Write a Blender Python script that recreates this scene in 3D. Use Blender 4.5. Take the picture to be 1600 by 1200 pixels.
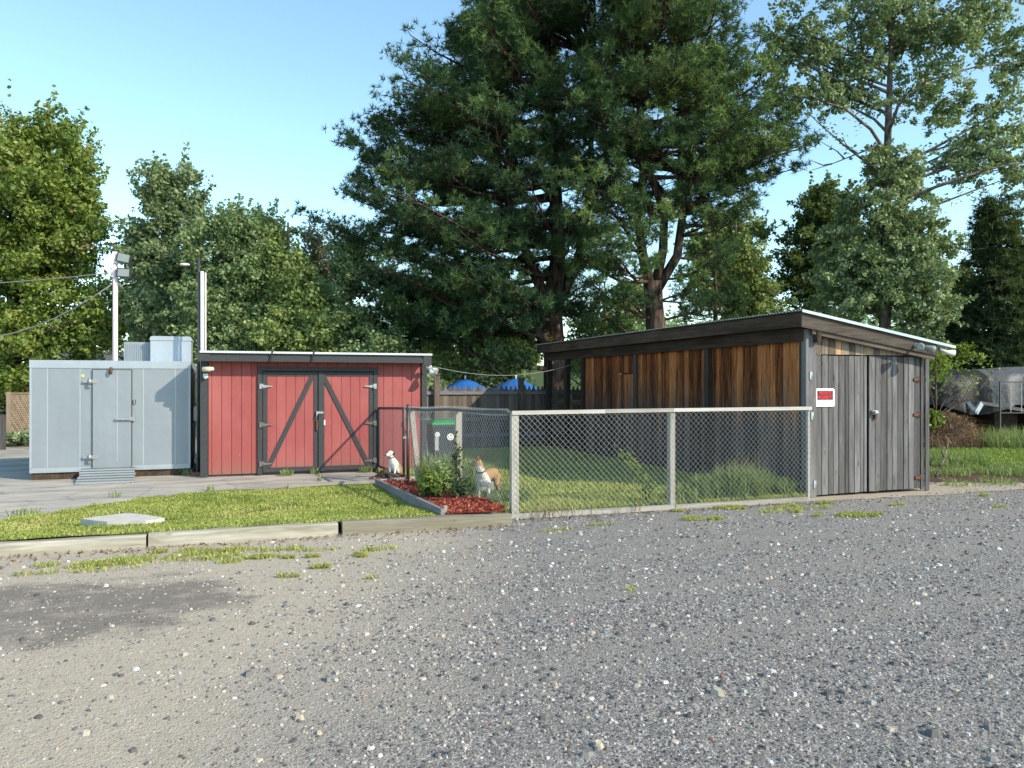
import bpy, math, random
import numpy as np
from mathutils import Vector, Matrix

for o in list(bpy.data.objects): bpy.data.objects.remove(o)
S = bpy.context.scene
COL = S.collection
R = math.radians
rnd = random.Random(7)
NR = np.random.default_rng(11)

# ------------------------------------------------------------------ camera, sky, sun, exposure
A = R(19.5)            # the yard's axes are turned this much against the view
F, H, HY = 1244.0, 1.75, 602.0
cam = bpy.data.objects.new('camera', bpy.data.cameras.new('camera')); COL.objects.link(cam)
cam.location = (0, 0, H); cam.rotation_euler = (R(90.09), 0, -A)
cam.data.sensor_width = 36; cam.data.lens = 36 * F / 1600
cam.data.clip_start = 0.05; cam.data.clip_end = 2000
S.camera = cam

SUNV = Vector((.90, -1.0, .86)).normalized()
W = bpy.data.worlds.new('World'); S.world = W; W.use_nodes = True
nt = W.node_tree; nt.nodes.clear()
sky = nt.nodes.new('ShaderNodeTexSky'); sky.sky_type = 'NISHITA'; sky.sun_disc = False
sky.sun_elevation = math.asin(SUNV.z); sky.sun_rotation = math.atan2(SUNV.x, SUNV.y)
sky.air_density = 1.0; sky.dust_density = 0.25; sky.ozone_density = 1.6
bg = nt.nodes.new('ShaderNodeBackground'); bg.inputs[1].default_value = 0.15
wo = nt.nodes.new('ShaderNodeOutputWorld')
tn = nt.nodes.new('ShaderNodeMix'); tn.data_type = 'RGBA'; tn.blend_type = 'MULTIPLY'; tn.inputs[0].default_value = 1
tn.inputs[7].default_value = (1.0, 1.11, 1.03, 1)      # the photograph's cyan white balance
nt.links.new(sky.outputs[0], tn.inputs[6]); nt.links.new(tn.outputs[2], bg.inputs[0]); nt.links.new(bg.outputs[0], wo.inputs[0])
sl = bpy.data.lights.new('sun', 'SUN'); sl.energy = 3.15; sl.angle = R(0.55); sl.color = (1, .885, .70)
so = bpy.data.objects.new('sun', sl); COL.objects.link(so)
so.rotation_euler = (-SUNV).to_track_quat('-Z', 'Y').to_euler(); so.location = (10, -10, 20)
S.view_settings.view_transform = 'Standard'; S.view_settings.look = 'None'
S.view_settings.gamma = 1; S.view_settings.use_curve_mapping = False
S.view_settings.exposure = 0.97
S.render.engine = 'CYCLES'
S.cycles.max_bounces = 8; S.cycles.transparent_max_bounces = 6
S.cycles.diffuse_bounces = 3; S.cycles.glossy_bounces = 3; S.cycles.transmission_bounces = 3

# ------------------------------------------------------------------ survey helpers (pixel of the photo -> place in the yard)
CA, SA = math.cos(A), math.sin(A)
def P(px, py, Y):
    X = (px - 800) / F * Y
    return Vector((X * CA + Y * SA, -X * SA + Y * CA, H - (py - HY) / F * Y))
def G(px, py): return P(px, py, F * H / (py - HY))
def PV(px, py, v):      # on the plane y = v
    return P(px, py, v / (CA - (px - 800) / F * SA))
def PU(px, py, u):      # on the plane x = u
    return P(px, py, u / (SA + (px - 800) / F * CA))

# ------------------------------------------------------------------ mesh helpers
class MB:
    def __init__(self): self.v = []; self.f = []; self.s = []; self.m = []
    def add(self, vs, fs, smooth=False, mi=0):
        b = len(self.v); self.v += [tuple(p) for p in vs]
        self.f += [tuple(i + b for i in f) for f in fs]
        self.s += [smooth] * len(fs); self.m += [mi] * len(fs)
        return self
    def box(self, lo, hi, jit=0, M=None, mi=0):
        x0, y0, z0 = lo; x1, y1, z1 = hi
        vs = [Vector(p) for p in ((x0,y0,z0),(x1,y0,z0),(x1,y1,z0),(x0,y1,z0),(x0,y0,z1),(x1,y0,z1),(x1,y1,z1),(x0,y1,z1))]
        if jit: vs = [p + Vector((rnd.uniform(-jit, jit) for _ in range(3))) for p in vs]
        if M: vs = [M @ p for p in vs]
        return self.add(vs, [(0,3,2,1),(4,5,6,7),(0,1,5,4),(1,2,6,5),(2,3,7,6),(3,0,4,7)], mi=mi)
    def beam(self, a, b, w, d, up=(0,0,1), mi=0):   # rectangular bar a->b, w sideways, d along up
        a, b = Vector(a), Vector(b); t = (b - a).normalized(); up = Vector(up)
        s = t.cross(up)
        if s.length < 1e-4: s = t.cross(Vector((0,1,0)))
        s.normalize(); n = s.cross(t).normalized(); vs = []
        for p in (a, b):
            for i, j in ((-1,-1),(1,-1),(1,1),(-1,1)): vs.append(p + s * (w/2*i) + n * (d/2*j))
        return self.add(vs, [(0,3,2,1),(4,5,6,7),(0,1,5,4),(1,2,6,5),(2,3,7,6),(3,0,4,7)], mi=mi)
    def tube(self, pts, rs, n=8, cap=True, smooth=True, mi=0):
        pts = [Vector(p) for p in pts]
        if not hasattr(rs, '__len__'): rs = [rs] * len(pts)
        vs = []; t0 = (pts[1] - pts[0]).normalized()
        ref = Vector((0,0,1)) if abs(t0.z) < .9 else Vector((1,0,0))
        s = t0.cross(ref).normalized()
        for i, p in enumerate(pts):
            t = (pts[min(i+1, len(pts)-1)] - pts[max(i-1, 0)]).normalized()
            s = (s - t * s.dot(t)).normalized(); q = t.cross(s)
            for k in range(n):
                a = 2 * math.pi * k / n
                vs.append(p + (s * math.cos(a) + q * math.sin(a)) * rs[i])
        fs = []
        for i in range(len(pts) - 1):
            for k in range(n):
                k2 = (k + 1) % n
                fs.append((i*n+k, i*n+k2, (i+1)*n+k2, (i+1)*n+k))
        self.add(vs, fs, smooth, mi)
        if cap:
            b = len(self.v) - len(vs)
            self.f += [tuple(b + k for k in range(n))[::-1], tuple(b + (len(pts)-1)*n + k for k in range(n))]
            self.s += [False] * 2; self.m += [mi] * 2
        return self
    def prism(self, poly, z0, z1, mi=0):     # poly in xy, extruded z0..z1
        n = len(poly); vs = [(x, y, z0) for x, y in poly] + [(x, y, z1) for x, y in poly]
        fs = [tuple(range(n))[::-1], tuple(range(n, 2*n))] + [(k, (k+1) % n, n+(k+1) % n, n+k) for k in range(n)]
        return self.add(vs, fs, mi=mi)
    def prism3(self, poly, d, mi=0):         # poly 3-D flat, thickened by vector d
        d = Vector(d); poly = [Vector(p) for p in poly]; n = len(poly)
        fs = [tuple(range(n))[::-1], tuple(range(n, 2*n))] + [(k, (k+1) % n, n+(k+1) % n, n+k) for k in range(n)]
        return self.add(poly + [p + d for p in poly], fs, mi=mi)
    def ball(self, c, r, nu=10, nv=7, M=None, mi=0):
        c = Vector(c); r = Vector(r) if hasattr(r, '__len__') else Vector((r, r, r)); vs = []
        for j in range(nv + 1):
            th = math.pi * j / nv
            for i in range(nu):
                ph = 2 * math.pi * i / nu
                q = Vector((math.sin(th)*math.cos(ph)*r.x, math.sin(th)*math.sin(ph)*r.y, math.cos(th)*r.z))
                vs.append(c + (M @ q if M else q))
        fs = [(j*nu+i, (j+1)*nu+i, (j+1)*nu+(i+1) % nu, j*nu+(i+1) % nu) for j in range(nv) for i in range(nu)]
        return self.add(vs, fs, True, mi)
    def mesh(self, name, org):
        me = bpy.data.meshes.new(name)
        ox, oy, oz = org
        me.from_pydata([(x-ox, y-oy, z-oz) for x, y, z in self.v], [], self.f)
        me.polygons.foreach_set('use_smooth', self.s)
        if any(self.m): me.polygons.foreach_set('material_index', self.m)
        me.update(); return me

def props(o, label=None, cat=None, group=None, kind=None):
    if label: o['label'] = label
    if cat: o['category'] = cat
    if group: o['group'] = group
    if kind: o['kind'] = kind
    return o
def thing(name, label, cat, loc=(0,0,0), group=None, rz=0):
    o = bpy.data.objects.new(name, None); COL.objects.link(o); o.location = loc; o.rotation_euler = (0,0,rz)
    o.empty_display_size = .2
    return props(o, label, cat, group)
def wloc(o):
    v = Vector(o.location)
    while o.parent: o = o.parent; v += Vector(o.location)
    return v
def setmat(me, m):
    for x in (m if isinstance(m, (list, tuple)) else [m]): me.materials.append(x)
def obj(name, mb, m, parent=None, org=None, label=None, cat=None, group=None, kind=None):
    """mb in yard coordinates; one mesh object; origin at the foot of its box"""
    if org is None:
        a = np.array(mb.v); lo, hi = a.min(0), a.max(0); org = ((lo[0]+hi[0])/2, (lo[1]+hi[1])/2, lo[2])
    me = mb.mesh(name, org); setmat(me, m)
    o = bpy.data.objects.new(name, me); COL.objects.link(o)
    o.location = Vector(org) - (wloc(parent) if parent else Vector())
    if parent: o.parent = parent
    return props(o, label, cat, group, kind)
def lobj(name, mb, m, parent):   # mb already in the parent's own frame
    me = mb.mesh(name, (0,0,0)); setmat(me, m)
    o = bpy.data.objects.new(name, me); COL.objects.link(o); o.parent = parent; return o
def npobj(name, V, quads, mat, parent=None, tint=None, kind=None, org=(0,0,0), smooth=False, mi=None):
    """fast mesh: V (N,3), quads (M,k)"""
    V = np.asarray(V, np.float32) - np.asarray(org, np.float32); quads = np.asarray(quads, np.int32)
    m, k = quads.shape
    me = bpy.data.meshes.new(name)
    me.vertices.add(len(V)); me.vertices.foreach_set('co', V.ravel())
    me.loops.add(m*k); me.loops.foreach_set('vertex_index', quads.ravel())
    me.polygons.add(m); me.polygons.foreach_set('loop_start', np.arange(0, m*k, k, dtype=np.int32))
    me.polygons.foreach_set('use_smooth', np.full(m, smooth))
    if tint is not None:
        at = me.attributes.new('tint', 'FLOAT', 'FACE'); at.data.foreach_set('value', np.asarray(tint, np.float32))
    me.update(calc_edges=True); me.validate(); setmat(me, mat)
    o = bpy.data.objects.new(name, me); COL.objects.link(o)
    o.location = Vector(org) - (wloc(parent) if parent else Vector())
    if parent: o.parent = parent
    return props(o, kind=kind)

# ------------------------------------------------------------------ materials
class N:
    """tiny node-graph writer"""
    def __init__(self, name):
        self.m = bpy.data.materials.new(name); self.m.use_nodes = True; self.t = self.m.node_tree; self.t.nodes.clear()
        self.out = self.n('ShaderNodeOutputMaterial')
    def n(self, typ, **kw):
        x = self.t.nodes.new(typ)
        for k, v in kw.items(): setattr(x, k, v)
        return x
    def put(self, sock, v):
        if isinstance(v, bpy.types.NodeSocket): self.t.links.new(v, sock)
        elif v is not None:
            if sock.type == 'RGBA' and len(v) == 3: v = (*v, 1)
            sock.default_value = v
    def coord(self, scale=(1,1,1), offs=None, kind='Object'):
        c = self.n('ShaderNodeTexCoord').outputs[kind]
        if kind == 'World': pass
        mp = self.n('ShaderNodeMapping'); self.put(mp.inputs[0], c); mp.inputs['Scale'].default_value = scale
        if offs is not None: self.put(mp.inputs['Location'], offs)
        return mp.outputs[0]
    def world(self, scale=(1,1,1)):
        g = self.n('ShaderNodeNewGeometry').outputs['Position']
        mp = self.n('ShaderNodeMapping'); self.put(mp.inputs[0], g); mp.inputs['Scale'].default_value = scale
        return mp.outputs[0]
    def rand(self, mul=1.0):
        return self.math('MULTIPLY', self.n('ShaderNodeObjectInfo').outputs['Random'], mul)
    def noise(self, vec, scale=5, detail=4, rough=.55, dist=0, out='Fac'):
        x = self.n('ShaderNodeTexNoise'); self.put(x.inputs['Vector'], vec)
        x.inputs['Scale'].default_value = scale; x.inputs['Detail'].default_value = detail
        x.inputs['Roughness'].default_value = rough; x.inputs['Distortion'].default_value = dist
        return x.outputs[out]
    def voro(self, vec, scale=5, feature='F1', out='Distance', rnd_=1):
        x = self.n('ShaderNodeTexVoronoi', feature=feature); self.put(x.inputs['Vector'], vec)
        x.inputs['Scale'].default_value = scale
        if 'Randomness' in x.inputs: x.inputs['Randomness'].default_value = rnd_
        return x.outputs[out]
    def math(self, op, a, b=None, clamp=False):
        x = self.n('ShaderNodeMath', operation=op, use_clamp=clamp); self.put(x.inputs[0], a)
        if b is not None: self.put(x.inputs[1], b)
        return x.outputs[0]
    def ramp(self, f, stops, interp='LINEAR'):
        x = self.n('ShaderNodeValToRGB'); self.put(x.inputs[0], f); x.color_ramp.interpolation = interp
        el = x.color_ramp.elements
        while len(el) > 1: el.remove(el[-1])
        el[0].position = stops[0][0]; el[0].color = self.c4(stops[0][1])
        for p, c in stops[1:]:
            e = el.new(p); e.color = self.c4(c)
        return x.outputs[0]
    @staticmethod
    def c4(c): return (c, c, c, 1) if not hasattr(c, '__len__') else (*c, 1)
    def mix(self, f, a, b, mode='MIX'):
        x = self.n('ShaderNodeMix', data_type='RGBA', blend_type=mode); self.put(x.inputs[0], f)
        self.put(x.inputs[6], a); self.put(x.inputs[7], b); return x.outputs[2]
    def sep(self, v, k):
        x = self.n('ShaderNodeSeparateXYZ'); self.put(x.inputs[0], v); return x.outputs[k]
    def comb(self, a, b, c):
        x = self.n('ShaderNodeCombineXYZ')
        for s, v in zip(x.inputs, (a, b, c)): self.put(s, v)
        return x.outputs[0]
    def attr(self, name, out='Fac'):
        return self.n('ShaderNodeAttribute', attribute_name=name).outputs[out]
    def bump(self, h, strength=.4, dist=.01, normal=None):
        x = self.n('ShaderNodeBump'); self.put(x.inputs['Height'], h)
        x.inputs['Strength'].default_value = strength; x.inputs['Distance'].default_value = dist
        if normal is not None: self.put(x.inputs['Normal'], normal)
        return x.outputs[0]
    def bsdf(self, color, rough=.8, metal=0, normal=None, spec=.3):
        x = self.n('ShaderNodeBsdfPrincipled'); self.put(x.inputs['Base Color'], color)
        self.put(x.inputs['Roughness'], rough); self.put(x.inputs['Metallic'], metal)
        x.inputs['Specular IOR Level'].default_value = spec
        if normal is not None: self.put(x.inputs['Normal'], normal)
        self.t.links.new(x.outputs[0], self.out.inputs[0]); return self.m

def plain(name, c, rough=.7, metal=0, var=.12, sc=14, spec=.3):
    k = N(name); co = k.coord()
    n = k.noise(co, sc, 5, .6)
    col = k.mix(n, tuple(x*(1-var*1.6) for x in c), tuple(min(1, x*(1+var)) for x in c))
    return k.bsdf(col, k.math('ADD', rough-.08, k.math('MULTIPLY', n, .16)), metal, k.bump(n, .15, .004), spec)

def wood(name, stops, axis='z', rough=.85, knots=True, bump=.5, lo=1.6, hi=26, stain=None, spec=.15):
    """long grain along the axis, a shade of its own for every board"""
    k = N(name)
    sc = {'z': (hi, hi, lo), 'x': (lo, hi, hi), 'y': (hi, lo, hi)}[axis]
    r = k.n('ShaderNodeObjectInfo').outputs['Random']
    off = k.comb(k.math('MULTIPLY', r, 91.), k.math('MULTIPLY', r, 57.), k.math('MULTIPLY', r, 33.))
    g = k.noise(k.coord(sc, off), 1.0, 6, .65, .6)
    fine = k.noise(k.coord(tuple(s*4 for s in sc), off), 1.0, 3, .6)
    ksc = {'z': (7, 7, 2.6), 'x': (2.6, 7, 7), 'y': (7, 2.6, 7)}[axis]
    f = k.math('ADD', k.math('MULTIPLY', g, .62), k.math('MULTIPLY', fine, .22))
    f = k.math('ADD', f, k.math('MULTIPLY', r, .36))
    f = k.math('SUBTRACT', f, .12)
    col = k.ramp(f, stops)
    if knots:
        d = k.voro(k.coord(ksc, off), 1.0)
        kn = k.ramp(d, [(0, 1), (.11, .7), (.17, 0)])
        col = k.mix(k.math('MULTIPLY', kn, .7), col, k.ramp(d, [(.0,(.02,.014,.01)),(.08,(.06,.035,.02)),(.13,(.22,.15,.09))]))
    if stain:
        amt, c2, sc2 = stain
        st = k.ramp(k.noise(k.coord(sc2, off), 1.0, 4, .6), [(.42, 0), (.66, 1)])
        col = k.mix(k.math('MULTIPLY', st, amt), col, c2)
    crack = k.ramp(g, [(.30, 0), (.36, 1)])
    h = k.math('ADD', k.math('MULTIPLY', fine, .5), k.math('MULTIPLY', crack, .7))
    return k.bsdf(k.mix(k.math('SUBTRACT', 1, crack), col, (.035, .03, .028)), rough, 0, k.bump(h, bump, .006), spec)

GREY = [(.17, (.035,.034,.035)), (.38, (.095,.093,.095)), (.58, (.165,.162,.165)), (.88, (.31,.305,.305))]
grey_z = wood('weathered grey boards upright', GREY, 'z', stain=(.5, (.055,.048,.045), (6,6,.9)))
grey_x = wood('weathered grey boards level', GREY, 'x')
grey_dark = wood('dark weathered timber along', [(.2,(.022,.016,.012)),(.5,(.075,.052,.038)),(.85,(.17,.12,.085))], 'y', stain=(.7,(.02,.014,.011),(6,.9,6)), knots=False)
grey_darkz = wood('dark weathered post', [(.2,(.02,.016,.013)),(.5,(.06,.046,.036)),(.85,(.13,.10,.08))], 'z')
fasc_x = wood('grey brown fascia', [(.2,(.05,.04,.034)),(.5,(.15,.125,.105)),(.85,(.27,.235,.20))], 'x', stain=(.6,(.05,.04,.035),(.9,6,6)), knots=False)

def brown_boards():
    k = N('amber brown boards greying towards the foot')
    r = k.n('ShaderNodeObjectInfo').outputs['Random']
    off = k.comb(k.math('MULTIPLY', r, 91.), k.math('MULTIPLY', r, 57.), k.math('MULTIPLY', r, 33.))
    g = k.noise(k.coord((26,26,1.3), off), 1, 7, .72, 1.2)
    f = k.math('ADD', k.math('MULTIPLY', g, 1.25), k.math('MULTIPLY', r, .30))
    f = k.math('SUBTRACT', f, .30)
    warm = k.ramp(f, [(.26,(.022,.010,.006)),(.42,(.13,.040,.012)),(.57,(.33,.115,.036)),(.74,(.48,.205,.080)),(.97,(.47,.33,.22))])
    cold = k.ramp(f, [(.2,(.03,.024,.021)),(.5,(.085,.07,.058)),(.9,(.21,.18,.15))])
    z = k.sep(k.world(), 2)
    w = k.math('ADD', z, k.math('MULTIPLY', k.math('SUBTRACT', k.noise(k.coord((7,7,.35), off), 1, 3, .5), .5), 2.4))
    wv = k.ramp(k.math('MULTIPLY', w, .5), [(.50, 0), (.90, 1)])      # weather has bleached the lower ends
    return k.bsdf(k.mix(wv, cold, warm), .85, 0, k.bump(g, .4, .006), .15)
amber = brown_boards()
pale_z = wood('pale bleached post', [(.2,(.17,.155,.13)),(.5,(.34,.32,.28)),(.85,(.52,.50,.46))], 'z', knots=False, stain=(.5,(.23,.21,.17),(6,6,1.2)))
pale_x = wood('pale bleached rail', [(.2,(.20,.185,.165)),(.5,(.37,.355,.33)),(.85,(.56,.545,.52))], 'x', knots=False, stain=(.4,(.28,.25,.2),(1.2,6,6)))
timber_x = wood('old landscape timber', [(.2,(.15,.135,.10)),(.45,(.28,.26,.21)),(.62,(.41,.385,.325)),(.9,(.56,.535,.475))], 'x', knots=True, stain=(.75,(.19,.175,.115),(1.1,9,9)), lo=1.4, hi=30)
plank_g = wood('grey edging plank', [(.2,(.17,.16,.165)),(.5,(.31,.30,.31)),(.85,(.46,.45,.46))], 'y', knots=False)
picket_m = wood('brown grey picket', [(.15,(.055,.042,.034)),(.45,(.14,.112,.09)),(.7,(.22,.185,.155)),(.95,(.34,.30,.26))], 'z', knots=False)

def red_paint():
    k = N('barn red painted siding')
    r = k.n('ShaderNodeObjectInfo').outputs['Random']
    off = k.comb(k.math('MULTIPLY', r, 51.), 0, k.math('MULTIPLY', r, 33.))
    g = k.noise(k.coord((30,30,3), off), 1, 5, .65)
    b = k.noise(k.world((1.2,1.2,.6)), 1.0, 4, .6)
    col = k.mix(k.math('ADD', k.math('MULTIPLY', g, .55), k.math('MULTIPLY', r, .2)), (.25,.058,.058), (.40,.112,.108))
    col = k.mix(k.ramp(b, [(.45,0),(.75,.4)]), col, (.46,.17,.16))
    dirt = k.ramp(k.math('ADD', k.sep(k.world(), 2), k.math('MULTIPLY', k.noise(k.world((3,3,3)), 1, 4), .35)), [(.14, .7), (.55, 0)])
    col = k.mix(dirt, col, (.22,.13,.095))
    chip = k.math('MULTIPLY', k.ramp(k.noise(k.world((9,9,5)), 2.2, 5, .75), [(.66,0),(.70,1)]), k.ramp(k.sep(k.world(), 2), [(.1,.9),(.9,.15)]))
    col = k.mix(chip, col, (.30,.20,.17))
    return k.bsdf(col, .75, 0, k.bump(g, .5, .004), .25)
red = red_paint()
trim = plain('charcoal trim paint', (.048,.050,.055), .6, 0, .3, 22)
trim_top = plain('pale metal drip edge', (.62,.64,.66), .45, .3)

def cooler_skin(name='stucco embossed galvanized sheet', base=(.272,.302,.332)):
    k = N(name)
    v = k.voro(k.coord((1,1,1)), 55, 'SMOOTH_F1')
    st = k.noise(k.world((2.2,2.2,.35)), 1.4, 4, .55)
    col = k.mix(st, tuple(x*.84 for x in base), tuple(min(1,x*1.12) for x in base))
    sp = k.noise(k.coord(), 140, 2, .5)
    col = k.mix(k.math('MULTIPLY', sp, .25), col, tuple(x*1.25 for x in base))
    dirt = k.ramp(k.math('ADD', k.sep(k.world(), 2), k.math('MULTIPLY', k.noise(k.world((4,4,4)), 1, 4), .3)), [(.2,.4),(.42,0)])
    col = k.mix(dirt, col, (.28,.26,.23))
    return k.bsdf(col, k.math('ADD', .40, k.math('MULTIPLY', sp, .2)), .42, k.bump(k.noise(k.world(), 1.7, 3, .5), .35, .05, k.bump(v, .25, .003)), .5)
galv = cooler_skin()
galv_l = cooler_skin('plain galvanized sheet', (.37,.42,.47))
seam_m = plain('bright seam strip', (.42,.46,.48), .4, .3)
steel = plain('zinc plated steel', (.42,.42,.42), .45, .7, .3, 40, .5)
rusty = plain('rusty steel', (.17,.08,.045), .8, .3, .5, 40)
darksteel = plain('dark weathered steel pipe', (.10,.10,.105), .5, .6, .3, 30)
wire_m = plain('galvanized wire', (.42,.435,.44), .5, .35, .15, 30)
wire_dark = plain('dull dark galvanized wire', (.22,.225,.235), .5, .5, .15, 30)
black = plain('black rubber', (.02,.02,.022), .5)
white = plain('white enamel', (.78,.79,.79), .45)
whitep = plain('off white plastic', (.62,.64,.62), .45)
glassy = plain('frosted lamp glass', (.30,.33,.32), .3, 0, .1, 20, .5)
yellow = plain('yellow sticker', (.55,.62,.12), .5)
rampm = wood('grey deck board ramp', [(.2,(.07,.072,.072)),(.5,(.125,.13,.13)),(.85,(.20,.205,.20))], 'x', knots=False)
concrete = plain('pale concrete', (.52,.49,.44), .9, 0, .22, 9)
brick_m = plain('rust brown brick', (.27,.12,.08), .9, 0, .25, 20)
polem = plain('chalky pink white pole paint', (.72,.58,.57), .55, 0, .12, 10)
polew = plain('white conduit', (.66,.62,.60), .5, 0, .15, 10)
blue = plain('bright blue canvas', (.02,.13,.43), .7, 0, .15, 8)
bin_m = plain('charcoal bin plastic', (.055,.062,.072), .5, 0, .15, 10)
bin_lid = plain('green lid plastic', (.02,.24,.07), .4, 0, .15, 10)
rope_m = plain('pale cord', (.28,.275,.27), .8)
roof_m = plain('galvanized corrugated roofing', (.40,.46,.50), .35, .7, .2, 6)
shingle = plain('grey asphalt shingle', (.10,.10,.105), .9, 0, .25, 30)
sidingm = plain('pale house siding', (.42,.41,.40), .8)

def sandy(name, a, b, sc=40, bump=.5):
    k = N(name); n = k.noise(k.world(), sc, 6, .7); m = k.noise(k.world(), sc*.07, 4, .6)
    return k.bsdf(k.mix(k.math('MULTIPLY', k.math('ADD', n, m), .5), a, b), .95, 0, k.bump(n, bump, .02), .1)
dirt_m = sandy('brown garden soil', (.045,.028,.018), (.14,.095,.062), 30)
sand_m = sandy('pale dry sand', (.24,.20,.15), (.50,.44,.35), 30)
lawn_soil = sandy('thatch and soil under the lawn', (.08,.10,.02), (.20,.22,.05), 35)
yard_soil = sandy('thatch under the yard grass', (.05,.075,.02), (.13,.16,.045), 35)
field_m = sandy('rough grassy earth', (.03,.05,.014), (.09,.11,.035), 6)
mulch_bed = sandy('red dyed mulch bed', (.10,.018,.010), (.36,.075,.04), 45)

def gravel_mat():
    k = N('loose grey gravel and packed dirt drive')
    w = k.world()
    u, v = k.sep(w, 0), k.sep(w, 1)
    big = k.noise(w, .35, 4, .6); mid = k.noise(w, 1.6, 5, .62); fine = k.noise(w, 60, 5, .75)
    vo = k.n('ShaderNodeTexVoronoi', feature='F1'); k.put(vo.inputs['Vector'], w); vo.inputs['Scale'].default_value = 85
    vo2 = k.n('ShaderNodeTexVoronoi', feature='F1'); k.put(vo2.inputs['Vector'], w); vo2.inputs['Scale'].default_value = 38
    cell = k.sep(vo.outputs['Color'], 0); cell2 = k.sep(vo2.outputs['Color'], 1)
    stones = k.ramp(cell, [(0,(.078,.073,.068)),(.35,(.150,.141,.132)),(.6,(.222,.209,.194)),(.8,(.29,.275,.255)),(.93,(.46,.44,.41)),(1,(.66,.64,.60))])
    st2 = k.ramp(cell2, [(0,(.085,.081,.077)),(.5,(.185,.176,.166)),(.85,(.29,.272,.248)),(1,(.52,.50,.47))])
    grav = k.mix(.35, stones, st2)
    grav = k.mix(k.math('MULTIPLY', k.ramp(mid, [(.40,0),(.72,1)]), .6), grav, (.26,.235,.205))
    # wheel tracks: long pale bands where the stones are pressed in
    rw = k.math('ADD', k.math('SUBTRACT', v, k.math('MULTIPLY', u, .10)), k.math('MULTIPLY', k.math('SUBTRACT', big, .5), 1.0))
    for c_ in RUTS:
        band = k.ramp(k.math('ABSOLUTE', k.math('SUBTRACT', rw, c_)), [(.08, 1), (.42, 0)])
        grav = k.mix(k.math('MULTIPLY', band, k.math('ADD', .25, k.math('MULTIPLY', mid, .5))), grav, k.mix(fine, (.19,.175,.155), (.31,.285,.25)))
    # sandy packed dirt towards the left (small u), fading in over a metre or so
    s = k.math('ADD', u, k.math('MULTIPLY', k.math('SUBTRACT', v, 5.0), -.42))
    s = k.math('ADD', s, k.math('MULTIPLY', k.math('SUBTRACT', big, .5), 2.2))
    s = k.math('ADD', s, k.math('MULTIPLY', k.math('SUBTRACT', mid, .5), 1.2))
    sm = k.ramp(k.math('MULTIPLY', k.math('ADD', s, 3.0), .2), [(.58, 1), (.95, 0)])
    dirt = k.mix(fine, (.33,.275,.205), (.55,.48,.38))
    dirt = k.mix(k.ramp(k.noise(w, 14, 6, .8), [(.45,0),(.75,.5)]), dirt, (.22,.185,.145))
    dirt = k.mix(k.ramp(k.noise(w, 4.5, 6, .7), [(.45,0),(.8,.55)]), dirt, (.36,.31,.245))
    patch = k.math('MULTIPLY', k.ramp(cell2, [(.7,0),(.74,1)]), k.ramp(k.noise(w, 9, 3), [(.5,0),(.65,1)]))
    dirt = k.mix(k.math('MULTIPLY', patch, .6), dirt, st2)
    col = k.mix(sm, grav, dirt)
    # dark bald asphalt patch near the lawn's edge on the left
    cu, cv = PATCH
    du = k.math('DIVIDE', k.math('SUBTRACT', u, cu), 1.75); dv = k.math('DIVIDE', k.math('SUBTRACT', v, cv), 1.05)
    rr = k.math('SQRT', k.math('ADD', k.math('POWER', du, 2.0), k.math('POWER', dv, 2.0)))
    rr = k.math('ADD', rr, k.math('MULTIPLY', k.math('SUBTRACT', k.noise(k.world((1.0,1.6,1)), 1.5, 6, .7), .5), 1.5))
    pm = k.ramp(rr, [(.72, 1), (1.08, 0)])
    pm = k.math('MULTIPLY', pm, k.ramp(k.noise(k.world((1.1,1.7,1)), 2.2, 6, .72), [(.30,.35),(.52,1)]))
    col = k.mix(k.math('MULTIPLY', pm, .78), col, k.mix(fine, (.10,.085,.075), (.19,.165,.145)))
    # bleached silt just before the timbers
    h = k.math('ADD', k.math('MULTIPLY', k.math('SUBTRACT', 1, vo.outputs['Distance']), .55), k.math('MULTIPLY', fine, .6))
    h = k.math('ADD', h, k.math('MULTIPLY', k.math('SUBTRACT', 1, vo2.outputs['Distance']), .5))
    return k.bsdf(col, .9, 0, k.bump(h, .85, .012), .2)
RUTS = (4.35, 5.75, 7.0, 8.3)
PATCH = tuple(G(60, 955))[:2]
gravel = gravel_mat()

def asphalt_mat():
    k = N('worn cracked pale asphalt'); w = k.world()
    fine = k.noise(w, 55, 5, .75); mid = k.noise(k.world((.6,2.0,1)), 1.4, 6, .65)
    col = k.mix(fine, (.19,.18,.165), (.36,.34,.31))
    col = k.mix(k.ramp(mid, [(.38,0),(.62,1)]), col, k.mix(fine, (.36,.32,.26), (.54,.49,.41)))
    cr = k.voro(k.mix(.12, w, k.noise(w, 2.5, 4, out='Color')), .9, 'DISTANCE_TO_EDGE')
    crk = k.ramp(cr, [(.0, 1), (.012, .8), (.022, 0)])
    col = k.mix(k.math('MULTIPLY', crk, k.math('MULTIPLY', k.ramp(mid, [(.4,1),(.6,0)]), .5)), col, (.10,.095,.09))
    return k.bsdf(col, .9, 0, k.bump(fine, .4, .01), .2)
asphalt = asphalt_mat()

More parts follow.
